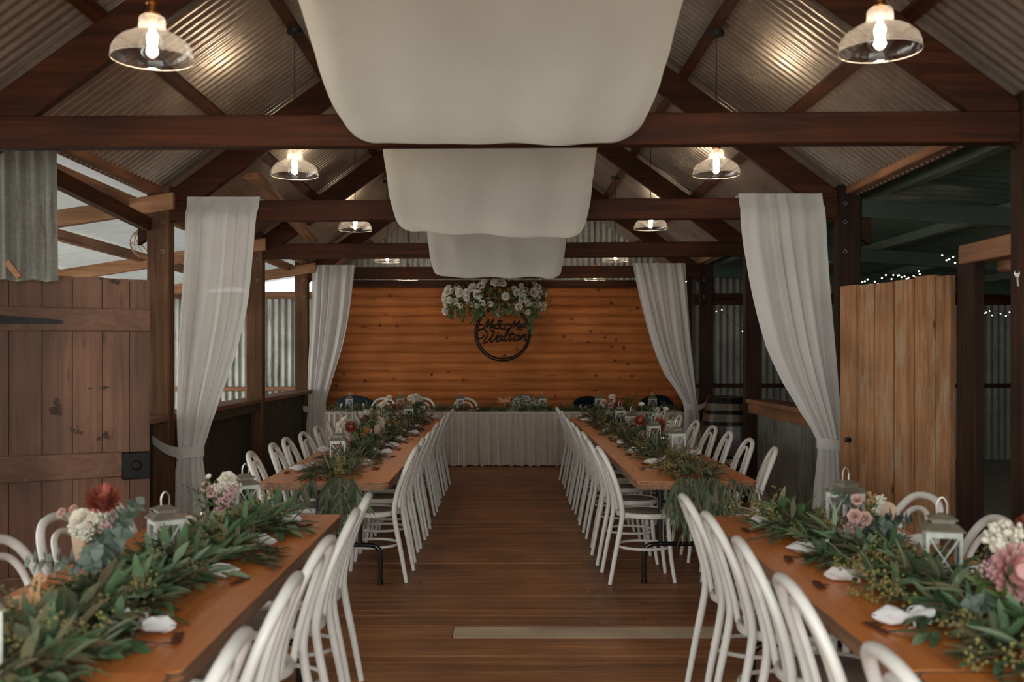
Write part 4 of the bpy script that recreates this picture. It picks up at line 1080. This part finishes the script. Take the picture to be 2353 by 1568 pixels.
def gum_mesh(name, seed, n=11, L=.17):
    r = random.Random(seed); mb = MB()
    for k in range(n):
        q = (k+1)/n
        for s in (-1, 1):
            c = Vector((0, 0, L*q)); a = k*1.3; out = Vector((math.cos(a)*s, math.sin(a)*s, .35)).normalized()
            leaf(mb.bm, c, out, Vector((0, 0, 1)), .042*(1.15-.5*q), .040*(1.15-.5*q), .1, .0)
    return mb.mesh(name, M['bluegum'])
def sprig_mesh(name, mat, seed, L=.15, n=12, l=.05, w=.012):
    r = random.Random(seed); mb = MB()
    for k in range(n):
        q = (k+.5)/n; a = k*2.4
        leaf(mb.bm, Vector((0, 0, L*q)), Vector((math.cos(a), math.sin(a), .8)), Vector((0, 0, 1)), l*r.uniform(.7, 1.2), w, .15, .2)
    return mb.mesh(name, M[mat])
FM = {'rose': [rose_mesh('white_rose', 'rosew', 1), rose_mesh('white_rose', 'rosew', 2, .046)], 'blush': [rose_mesh('blush_rose', 'rosep', 3, .034)],
      'protea': [protea_mesh('red_protea', 'protea', 1), protea_mesh('red_protea', 'protea', 2, .04)], 'pinkprotea': [protea_mesh('pink_protea', 'proteap', 3, .055)],
      'pieris': [bud_mesh('mauve_flower_bunch', 'pieris', 1, 170, .045, 1.2, .0062)], 'wax': [bud_mesh('white_bud_cluster', 'waxw', 2, 70, .034, 1), bud_mesh('white_bud_cluster', 'waxw', 3, 50, .028, 1)],
      'mauve': [bud_mesh('mauve_bud_cluster', 'pieris', 4, 60, .032, 1)], 'daisy': [daisy_mesh('white_daisy', 1)], 'gum': [gum_mesh('blue_gum_sprig', 1), gum_mesh('blue_gum_sprig', 2, 8, .13)],
      'green': [sprig_mesh('green_sprig', 'green', 1), sprig_mesh('green_sprig', 'green', 2, .12)], 'willow': [sprig_mesh('leaf_sprig', 'willow', 3, .2, 12, .08, .014)],
      'amber': [bud_mesh('amber_tassel', 'amber', 5, 70, .022, 1.5, .005)]}
FN = {'rose': 'white_rose', 'blush': 'blush_rose', 'protea': 'red_protea', 'pinkprotea': 'pink_protea', 'pieris': 'mauve_flower_bunch', 'wax': 'white_bud_cluster', 'mauve': 'mauve_bud_cluster', 'daisy': 'white_daisy', 'gum': 'blue_gum_sprig', 'green': 'green_sprig', 'willow': 'leaf_sprig', 'amber': 'amber_tassel'}
VASE = MB().lathe([(0, 0), (.028, 0), (.031, .006), (.031, .06), (.026, .076), (.014, .09), (.013, .104), (.0165, .107), (.014, .108), (.011, .102), (.012, .088), (.024, .072), (.028, .058), (.028, .008), (0, .006)], n=22).mesh('glass_bottle', M['vase'])
def bouquet(x, y, items, label, seed, s=1.0, jars=((0, 0),), z=.754):
    """items: (kind, dx, dy, height, scale, tilt az)"""
    r = random.Random(seed)
    t = thing('flower_arrangement', label, 'flowers', (x, y, z), 0, 'flowers in glass bottles on the tables')
    for jx, jy in jars: link('glass_bottle', VASE, t, (jx, jy, 0), None, 1.0*s)
    ST = MB()
    for (k, dx, dy, h, sc) in items:
        ms = FM[k]; me = ms[r.randrange(len(ms))]; jx, jy = min(jars, key=lambda j: abs(j[0]-dx)+abs(j[1]-dy))
        top = Vector((dx, dy, h)); base = Vector((jx+r.uniform(-.006, .006), jy+r.uniform(-.006, .006), .02))
        neck = Vector((jx, jy, .105*s))
        dirn = (top-neck)
        lean = Vector((dirn.x*1.1, dirn.y*1.1-.04, max(.03, dirn.z)*.8)).normalized()
        if k in ('gum', 'green', 'willow'):
            L = .14*sc; b0 = top-lean*L*.7
            link(FN[k], me, t, b0, lean.to_track_quat('Z', 'Y').to_euler(), sc)
            ST.tube([base, neck, b0, top+lean*L*.3], .0015, 4, cap=False)
        elif k == 'pieris':
            link(FN[k], me, t, top, (.15, .1, 0), sc); ST.tube([base, neck, top], .0018, 4, cap=False)
        else:
            q = (lean+Vector((0, -.55, .15))).normalized() if k in ('rose', 'protea', 'pinkprotea', 'daisy', 'blush') else lean
            link(FN[k], me, t, top, q.to_track_quat('Z', 'Y').to_euler(), sc); ST.tube([base, neck, top], .0018, 4, cap=False)
    ST.obj('stems', M['stem'], t)
    return t
def fill(seed, n, kinds, R, h0, h1, sc=(.7, 1.1)):
    r = random.Random(seed); out = []
    for i in range(n):
        a = r.uniform(0, 2*PI); q = math.sqrt(r.random())*R
        out.append((kinds[i % len(kinds)], q*math.cos(a), q*math.sin(a), r.uniform(h0, h1), r.uniform(*sc)))
    return out
bouquet(-1.335, 3.27, [('protea', .02, 0, .29, 1.15), ('rose', -.05, -.02, .235, .8), ('wax', -.06, -.03, .20, 1.1), ('wax', -.02, -.04, .19, .9), ('blush', -.12, 0, .25, .45), ('blush', -.09, .02, .26, .4), ('wax', .01, -.03, .24, .9),
    ('gum', .07, -.03, .17, 1.5), ('gum', .02, -.05, .11, 1.6), ('gum', -.09, -.03, .09, 1.5), ('gum', .08, 0, .22, 1.3), ('amber', -.03, -.02, .13, 1.3), ('green', -.06, .02, .2, 1), ('green', .05, .03, .18, 1.1)]+fill(1, 6, ['green', 'wax', 'mauve'], .06, .12, .22), 'bouquet with a red protea and blue-green gum leaves, left foreground', 1)
bouquet(-1.235, 4.28, [('rose', .05, 0, .24, .75), ('wax', .04, 0, .22, 1.2), ('wax', .01, -.01, .2, 1.1), ('wax', .08, 0, .2, 1), ('pieris', .045, -.05, .19, 1.05), ('mauve', .075, -.03, .19, .9), ('blush', -.05, 0, .205, .6), ('blush', -.02, -.01, .18, .6), ('daisy', -.03, -.01, .245, .7), ('green', -.06, 0, .14, 1.1), ('green', -.04, -.02, .17, 1.1), ('green', -.02, .02, .18, 1.2), ('green', .02, -.03, .14, 1), ('gum', -.12, 0, .2, .7), ('amber', .1, -.01, .2, .5)], 'bouquet with a drooping mauve flower bunch, back of the near left table', 2, jars=((0, 0), (-.04, -.05)))
bouquet(1.435, 2.80, [('pinkprotea', -.01, -.05, .165, 1.35), ('pinkprotea', .08, 0, .16, 1.0), ('wax', -.04, 0, .25, 1.5), ('wax', .0, .02, .26, 1.4), ('wax', -.02, -.02, .215, 1.3), ('protea', .06, .02, .27, 1.0), ('mauve', -.07, -.02, .17, 1.1), ('green', .05, -.03, .24, 1.0), ('gum', -.10, -.04, .08, 1.1), ('green', -.10, -.02, .13, 1.2), ('green', -.06, -.06, .1, 1.2), ('gum', .02, -.08, .06, 1.0)]+fill(3, 6, ['green', 'wax'], .07, .1, .2), 'bouquet with a big pink protea at the right edge of the photo', 3, jars=((0, 0), (.06, .02)))
bouquet(1.44, 3.92, [('mauve', -.10, -.03, .07, 1.3), ('mauve', -.06, -.03, .1, 1.3), ('blush', -.07, -.03, .14, .7), ('blush', -.03, -.03, .13, .7), ('wax', .04, 0, .2, .9), ('wax', .03, .02, .16, 1), ('blush', -.05, 0, .2, .6), ('gum', .02, -.03, .1, 1.4), ('gum', .09, -.03, .12, 1.3), ('gum', .15, -.02, .13, 1.2), ('gum', -.12, .02, .22, .8), ('amber', .01, 0, .22, .9), ('green', 0, 0, .17, .9), ('gum', .05, -.05, .06, 1.3)], 'bouquet with blue gum leaves and blush blooms before the silvery lantern', 4)
bouquet(-1.175, 7.93, [('protea', -.03, -.06, .2, 1.15), ('rose', -.13, -.02, .21, .9), ('rose', -.1, 0, .25, .8), ('rose', -.14, 0, .16, .8), ('wax', -.07, .02, .25, 1), ('green', 0, -.02, .16, 1.4), ('green', .04, 0, .19, 1.3), ('willow', .06, 0, .2, 1), ('green', -.06, .02, .22, 1), ('green', .0, -.03, .1, 1.3)]+fill(5, 5, ['green', 'wax'], .07, .12, .24), 'bouquet with a round red protea beside white blooms, back left table', 5)
bouquet(-1.19, 9.0, [('protea', -.06, 0, .19, .9), ('amber', .0, 0, .27, 1.6), ('wax', -.1, 0, .24, 1.3), ('wax', -.05, -.02, .26, 1.2), ('blush', .05, 0, .2, .8), ('amber', .08, 0, .12, 1.4), ('willow', .02, -.02, .22, 1.1), ('green', .06, -.02, .16, 1.3), ('green', .1, 0, .14, 1.2), ('green', -.02, 0, .15, 1.3)]+fill(6, 7, ['green', 'wax', 'green'], .1, .1, .24), 'bouquet with fan-shaped dried blooms midway down the back left table', 6, jars=((0, 0), (.09, -.03)))
bouquet(-1.15, 10.15, [('daisy', -.05, 0, .3, 1.5), ('rose', -.02, 0, .34, .7), ('rose', -.09, 0, .27, .7), ('protea', .05, -.02, .24, .8), ('wax', -.1, 0, .19, 1.3), ('wax', -.06, 0, .15, 1.3), ('green', .04, -.03, .18, 1.3), ('green', 0, 0, .22, 1.2), ('willow', -.05, 0, .12, 1.1)]+fill(7, 6, ['green', 'wax'], .09, .1, .26), 'bouquet with two white balls above a small dark protea, back left table', 7, jars=((0, 0),))
bouquet(-1.06, 11.75, [('rose', -.04, 0, .27, 1), ('rose', .02, 0, .29, 1), ('rose', .07, 0, .26, .9), ('wax', 0, -.03, .25, 1.4), ('gum', .09, 0, .22, 1.1), ('green', .05, -.02, .18, 1.2), ('green', -.05, 0, .17, 1.2)]+fill(8, 5, ['green', 'wax'], .09, .12, .26), 'white bouquet at the far end of the back left table', 8)
bouquet(1.32, 8.75, [('protea', -.13, -.06, .2, 1.25), ('protea', .02, -.1, .165, 1.35), ('wax', .09, 0, .13, 1.5), ('wax', .13, 0, .17, 1.4), ('blush', .07, -.03, .12, .8), ('amber', .1, 0, .2, 1.2), ('gum', -.06, 0, .2, 1.6), ('gum', -.08, 0, .15, 1.5), ('daisy', .1, 0, .29, 1.5), ('daisy', .03, .02, .24, .9), ('blush', .12, 0, .23, .6), ('mauve', -.11, -.06, .08, 1.3), ('green', .03, -.05, .09, 1.3), ('green', .14, 0, .2, 1), ('gum', .16, 0, .24, .6), ('daisy', -.11, .02, .33, 1.4)]+fill(9, 8, ['wax', 'green', 'green'], .1, .1, .2), 'large bouquet with two red proteas and tall daisies, back right table', 9, jars=((0, 0), (.07, -.04), (-.09, 0)))
bouquet(1.23, 11.2, [('protea', .06, -.02, .22, 1.2), ('blush', -.11, 0, .24, 1.1), ('blush', -.03, 0, .21, 1.0), ('rose', -.01, 0, .31, .7), ('wax', .02, 0, .25, 1.3), ('green', .12, 0, .24, 1.6), ('green', .16, 0, .27, 1.5), ('green', .2, 0, .24, 1.5), ('green', .22, 0, .28, 1.3), ('amber', -.05, .02, .31, .8), ('green', -.08, -.03, .14, 1.4), ('green', .0, -.03, .13, 1.4)]+fill(10, 8, ['green', 'green', 'wax'], .1, .1, .24), 'bouquet with blush blooms, red protea and bright green fronds, far end right', 10, jars=((0, 0), (.1, 0)))

# blank rounded boards standing on the tables
def roundboard(loc, rot, h, w, label):
    mb = MB(); pts = [(-w/2, 0, 0), (w/2, 0, 0)]+[(w/2*math.cos(k*PI/10), 0, h-w/2+w/2*math.sin(k*PI/10)) for k in range(11)]
    mb.prism(pts, (0, .008, 0)).bevel(.0015)
    o = mb.obj('table_board', M['board']); o.location = loc; o.rotation_euler = rot; tag(o, label, 'board', 'pale rounded boards among the flowers')
roundboard((-1.56, 3.72, .752), (-.12, -.15, .1), .15, .088, 'pale rounded wooden board leaning behind the red protea bouquet, left foreground')
roundboard((1.575, 4.12, .752), (-.08, .1, -.1), .165, .085, 'pale rounded wooden board upright behind the blue gum bouquet, right foreground')
roundboard((-1.13, 8.98, .80), (-.1, .05, 0), .17, .09, 'pale rounded wooden board among dried blooms on the back left table')

# ------------------------------------------------------------------ hanging floral ring
fc = thing('floral_chandelier', 'ring of white roses and trailing greenery hanging above the bridal table', 'hanging flowers', (-.13, 13.85, 0))
r = random.Random(21); RZ = 2.30; RR = .60
MB().tube([(RR*math.cos(k*PI/24), RR*.75*math.sin(k*PI/24), RZ) for k in range(48)], .012, 6, closed=True).obj('ring_frame', M['cane'], fc)
mb = MB()
for k in range(3):
    a = k*2*PI/3+.5; mb.tube([(RR*math.cos(a), RR*.75*math.sin(a), RZ), (0, 0, 3.3)], .003, 4)
mb.tube([(0, 0, 3.3), (0, 0, zroof(.13)-.02)], .003, 4); mb.obj('hanging_wire', M['flex'], fc)
A, B = MB(), MB()
for k in range(1500):
    a = r.uniform(0, 2*PI); rr = RR+r.gauss(0, .07)
    c = Vector((rr*math.cos(a), rr*.75*math.sin(a), RZ+r.gauss(0.02, .10)))
    dd = Vector((math.cos(a)*.6+r.gauss(0, .5), math.sin(a)*.6+r.gauss(0, .5), r.gauss(-.15, .6)))
    leaf((A if r.random() < .6 else B).bm, c, dd, Vector((0, 0, 1)), r.uniform(.05, .1), r.uniform(.02, .035), .2, .1)
def trail(x, y, z, L, n, amb=False):
    D = MB()
    for j in range(n):
        q = j/n; p = Vector((x+r.gauss(0, .018), y+r.gauss(0, .015), z-L*q))
        if amb: D.ball(p, .008*(1.1-.5*q), 1)
        else: leaf(B.bm, p, Vector((r.gauss(0, .6), -abs(r.gauss(0, .4)), -1)), Vector((0, -1, 0)), .05, .016, .1, .2)
    if amb: D.tube([(x, y, z+.02), (x, y, z-L)], .005, 5)
    if amb: D.obj('amber_tassel', M['amber'], fc)
for k in range(34):
    a = r.uniform(PI*.9, 2.1*PI); trail(RR*1.0*math.cos(a), RR*.75*math.sin(a)-.05, RZ-.08, r.uniform(.1, .2), 22, k % 2 == 0)
trail(-.26, -.46, RZ-.1, .22, 40); trail(.50, -.3, RZ-.05, .42, 60); trail(.47, -.32, RZ-.05, .33, 40); trail(-.62, -.1, RZ-.08, .17, 24, True); trail(.06, -.45, RZ-.08, .12, 20, True)
A.obj('foliage', M['green'], fc); B.obj('trailing_foliage', M['green'], fc);
mb = MB()
for (x0, x1, dz) in ((-.12, .28, -.13), (-.02, .36, -.15), (-.35, -.12, -.06)):
    mb.tube(smoothpts([(x0, -.46, RZ-.04), ((x0+x1)/2, -.48, RZ-.06+dz), (x1, -.46, RZ-.06)], 8), .004, 5)
mb.obj('cane_loops', M['cane'], fc)
me = FM['rose']
spots = []
for k in range(900):
    a = r.uniform(0, 2*PI); ph = r.uniform(-.9, 1.4)
    rr = RR+.10*math.cos(ph)+r.gauss(0, .035)
    p = Vector((rr*math.cos(a), rr*.75*math.sin(a), RZ+.0+.165*math.sin(ph)+r.gauss(0, .025)+.03*math.sin(a*3)))
    if noise.noise(p*4) < -.3: continue
    if all((p-q).length > .052 for q, _ in spots):
        out = Vector((math.cos(a)*math.cos(ph), math.sin(a)*math.cos(ph), math.sin(ph)*.6)).normalized(); spots.append((p, out))
for k, (p, out) in enumerate(spots[:92]):
    link('white_rose', me[k % 2], fc, p, (out+Vector((0, -.3, -.1))).to_track_quat('Z', 'Y').to_euler(), r.choice((.75, .9, 1.05, 1.2, 1.45)))
# ------------------------------------------------------------------ hoop sign with script lettering
def stroke(mb, pts, S, O, Y, r, sub=5, flat=.45):
    P = [at(O[0]+x/S, O[1]+y/S, Y) for x, y in pts]
    P = smoothpts(P, sub)
    mb.tube(P, r, 6, flat=1)
hp = thing('hoop_sign', 'round black hoop sign with script lettering hanging before the board wall', 'sign', (0, 0, 0))
c = at(1155, 766, 14.9); mb = MB(); ra = 63.5*14.9/F
for (rad, dx, dz) in ((ra, 0, 0), (ra-.028, .004, .004)):
    mb.tube([c+Vector((dx+rad*math.cos(k*PI/36), 0, dz+rad*math.sin(k*PI/36))) for k in range(72)], .012, 8, closed=True)
mb.obj('hoop', M['iron'], hp)
S, O, Yn = 15.68, (1080, 710), 14.9
def letters(nm, strokes, rad=.0115):
    mb = MB()
    for s in strokes: stroke(mb, s, S, O, Yn-.005, rad)
    mb.obj(nm, M['iron'], hp)
letters('lettering_upper_line', [
    [(470, 590), (380, 568), (290, 640), (270, 720), (380, 760), (500, 680), (600, 500), (685, 375)], [(685, 375), (650, 520), (590, 690)], [(590, 690), (700, 560), (860, 360)], [(860, 360), (790, 520), (720, 680), (760, 780), (870, 790)],
    [(770, 690), (830, 560), (805, 650), (850, 690), (900, 610)],
    [(1110, 500), (1140, 430), (1040, 425), (1000, 500), (1080, 560), (1000, 560), (890, 590), (860, 660), (920, 705), (1040, 690), (1130, 570)], [(1000, 560), (1080, 690), (1200, 740), (1260, 730)],
    [(1480, 590), (1350, 563), (1250, 640), (1270, 750), (1400, 740), (1510, 610), (1610, 430)], [(1610, 430), (1620, 560), (1590, 670)], [(1590, 670), (1700, 540), (1800, 410)], [(1800, 410), (1750, 570), (1720, 700), (1790, 765), (1880, 745)],
    [(1760, 690), (1840, 570), (1815, 650), (1870, 680), (1930, 560), (1965, 510), (1960, 600), (1990, 660), (1930, 680)]])
letters('lettering_lower_line', [
    [(530, 940), (470, 1030), (360, 1078), (250, 1020), (215, 900), (290, 780), (430, 735), (570, 780), (640, 900), (600, 1020), (480, 1190), (520, 1235), (650, 1150), (780, 1000), (890, 810)], [(890, 810), (800, 1000), (730, 1170), (780, 1210), (900, 1100), (990, 950), (1010, 830)],
    [(1150, 985), (1080, 970), (990, 1050), (950, 1140), (1010, 1180), (1110, 1080), (1180, 975)], [(1180, 975), (1120, 1100), (1150, 1160), (1230, 1100)],
    [(1200, 1140), (1300, 960), (1400, 780), (1420, 730), (1370, 750), (1280, 940), (1230, 1100), (1280, 1165), (1370, 1080)],
    [(1545, 810), (1440, 1010), (1400, 1120), (1450, 1160), (1540, 1070)], [(1370, 930), (1480, 925), (1610, 905)],
    [(1720, 950), (1640, 990), (1580, 1090), (1610, 1165), (1700, 1120), (1760, 1020), (1710, 950), (1800, 990)],
    [(1880, 930), (1830, 1050), (1780, 1160)], [(1810, 1110), (1900, 1000), (1990, 935), (2010, 960), (1960, 1080), (1980, 1150), (2050, 1110)]])
MB().tube([c+Vector((0, 0, ra)), Vector((c.x, 14.9, 2.62)), Vector((c.x, 15.03, 2.66))], .003, 4).obj('hanging_wire', M['flex'], hp)
# small wooden word on a stick, bridal table
ws = thing('stick_sign', 'small pale wooden script word on a stick standing on the bridal table', 'sign', (0, 0, 0))
S, O, Yn = 34.84, (1135, 900), 13.9
mb = MB()
for s in ([(300, 520), (360, 560), (365, 700), (350, 820), (300, 870)], [(440, 520), (510, 480), (540, 550), (490, 640), (410, 660)], [(430, 650), (530, 690), (550, 790), (500, 890), (430, 940)],
          [(580, 600), (640, 660), (645, 860)], [(645, 700), (700, 610)], [(740, 600), (710, 740), (740, 840), (790, 830)], [(930, 650), (840, 640), (800, 760), (840, 830), (910, 720), (965, 440), (915, 740), (960, 850)],
          [(1130, 650), (1050, 620), (1015, 760), (1060, 830), (1130, 700), (1125, 800), (1170, 850)], [(1170, 850), (1210, 650), (1230, 480), (1320, 460), (1250, 580), (1210, 740), (1280, 850)]):
    stroke(mb, s, S, O, Yn, .0092, 4)
mb.obj('script_lettering', M['ply'], ws)
p = at(1135+820/S, 900+830/S, Yn); MB().tube([p, Vector((p.x, Yn, .755))], .005, 6).obj('stick', M['ply'], ws)
wf = thing('stick_sign', 'pale wooden script word on a stick at the left edge of the foreground table', 'sign', (0, 0, 0))
S, O, Yn = 8.708, (0, 1300), 2.62
mb = MB()
for s in ([(270, 660), (340, 640), (420, 640), (430, 760), (405, 880)], [(430, 700), (480, 640), (500, 760), (490, 860)], [(490, 800), (520, 600), (550, 620), (545, 760), (560, 850)], [(610, 600), (600, 740), (610, 860)], [(625, 430), (650, 560), (600, 800)], [(700, 540), (715, 700), (690, 850), (640, 790)],
          [(665, 400), (690, 280), (770, 180), (800, 320), (770, 560), (830, 740), (860, 800), (910, 700), (915, 540)], [(790, 240), (860, 200), (920, 240), (880, 320), (850, 290)], [(760, 500), (740, 640), (790, 720)]):
    stroke(mb, s, S, O, Yn, .0045, 4)
mb.obj('script_lettering', M['ply'], wf)
p = at(600/S, 1300+430/S, Yn); MB().tube([p, Vector((p.x, Yn, .756))], .0032, 6).obj('stick', M['ply'], wf)

# ------------------------------------------------------------------ barrel
bt = thing('barrel', 'old oak wine barrel with dark hoops standing behind the right post', 'barrel', (2.67, 11.75, 0))
def br(z): t = z/1.04; return .265+.075*math.sin(PI*t)
mb = MB(); n = 26
for k in range(n):
    a0 = 2*PI*k/n+.004; a1 = 2*PI*(k+1)/n-.004
    g = []
    for j in range(13):
        z = 1.04*j/12; R = br(z)
        g.append([mb.bm.verts.new((R*math.cos(a), R*math.sin(a), z)) for a in (a0, (a0+a1)/2, a1)]+[mb.bm.verts.new(((R-.02)*math.cos(a), (R-.02)*math.sin(a), z)) for a in (a1, a0)])
    for A_, B_ in zip(g, g[1:]):
        for i in range(5): mb.bm.faces.new((A_[i], A_[(i+1) % 5], B_[(i+1) % 5], B_[i]))
    mb.bm.faces.new(g[0][::-1]); mb.bm.faces.new(g[-1])
mb.obj('barrel_staves', M['oak'], bt)
for z, w in ((.03, .07), (.2, .045), (.33, .045), (.71, .045), (.84, .045), (.965, .07)):
    pr = [(br(z+w*q)+.003, z+w*q) for q in (0, .5, 1)]; pr = [(br(z)-.002, z)]+pr+[(br(z+w)-.002, z+w)]
    MB().lathe(pr, n=40).obj('barrel_hoop', M['hoop'], bt)
MB().lathe([(0, 1.0), (.25, 1.0), (.25, .985), (0, .985)], n=30).obj('barrel_head', M['oak'], bt)

# ------------------------------------------------------------------ camera, sky, light
cam = bpy.data.cameras.new('camera'); co = link('camera', cam)
co.location = (0, 0, H); co.rotation_euler = (PI/2, 0, 0)
cam.sensor_width = 36; cam.lens = F*36/2353; cam.sensor_fit = 'HORIZONTAL'
cam.shift_x = (1176.5-CX)/2353; cam.shift_y = (CY-784)/2353
cam.clip_start = .05; cam.clip_end = 200
cam.dof.use_dof = True; cam.dof.focus_distance = 9.5; cam.dof.aperture_fstop = 3.0
SC.camera = co
w = bpy.data.worlds.new('world'); SC.world = w; w.use_nodes = True
nt = w.node_tree; bg = nt.nodes['Background']
bg.inputs[0].default_value = (.92, .97, .98, 1); bg.inputs[1].default_value = WORLD
def area(name, loc, rot, sx, sy, e, col=(.98, 1, .93)):
    l = bpy.data.lights.new(name, 'AREA'); l.shape = 'RECTANGLE'; l.size = sx; l.size_y = sy; l.energy = e; l.color = col
    o = link(name, l, None, loc, rot); return o
# added fill behind the camera, opening assumed; daylight through the open left side
area('fill_behind_camera', (0, -2.6, 1.6), (PI/2, 0, 0), 5.2, 2.8, E_FRONT)
area('daylight_left_side', (-7.9, 7.0, 1.3), (PI/2, 0, -PI/2), 14, 2.2, E_LEFT)
SC.cycles.adaptive_threshold = .02; SC.cycles.max_bounces = 7; SC.cycles.diffuse_bounces = 4; SC.cycles.glossy_bounces = 3; SC.cycles.transmission_bounces = 4; SC.cycles.transparent_max_bounces = 10
SC.cycles.caustics_reflective = False; SC.cycles.caustics_refractive = False
SC.view_settings.view_transform = 'Standard'; SC.view_settings.look = 'None'
SC.view_settings.gamma = 1; SC.view_settings.exposure = EXPO; SC.view_settings.use_curve_mapping = False
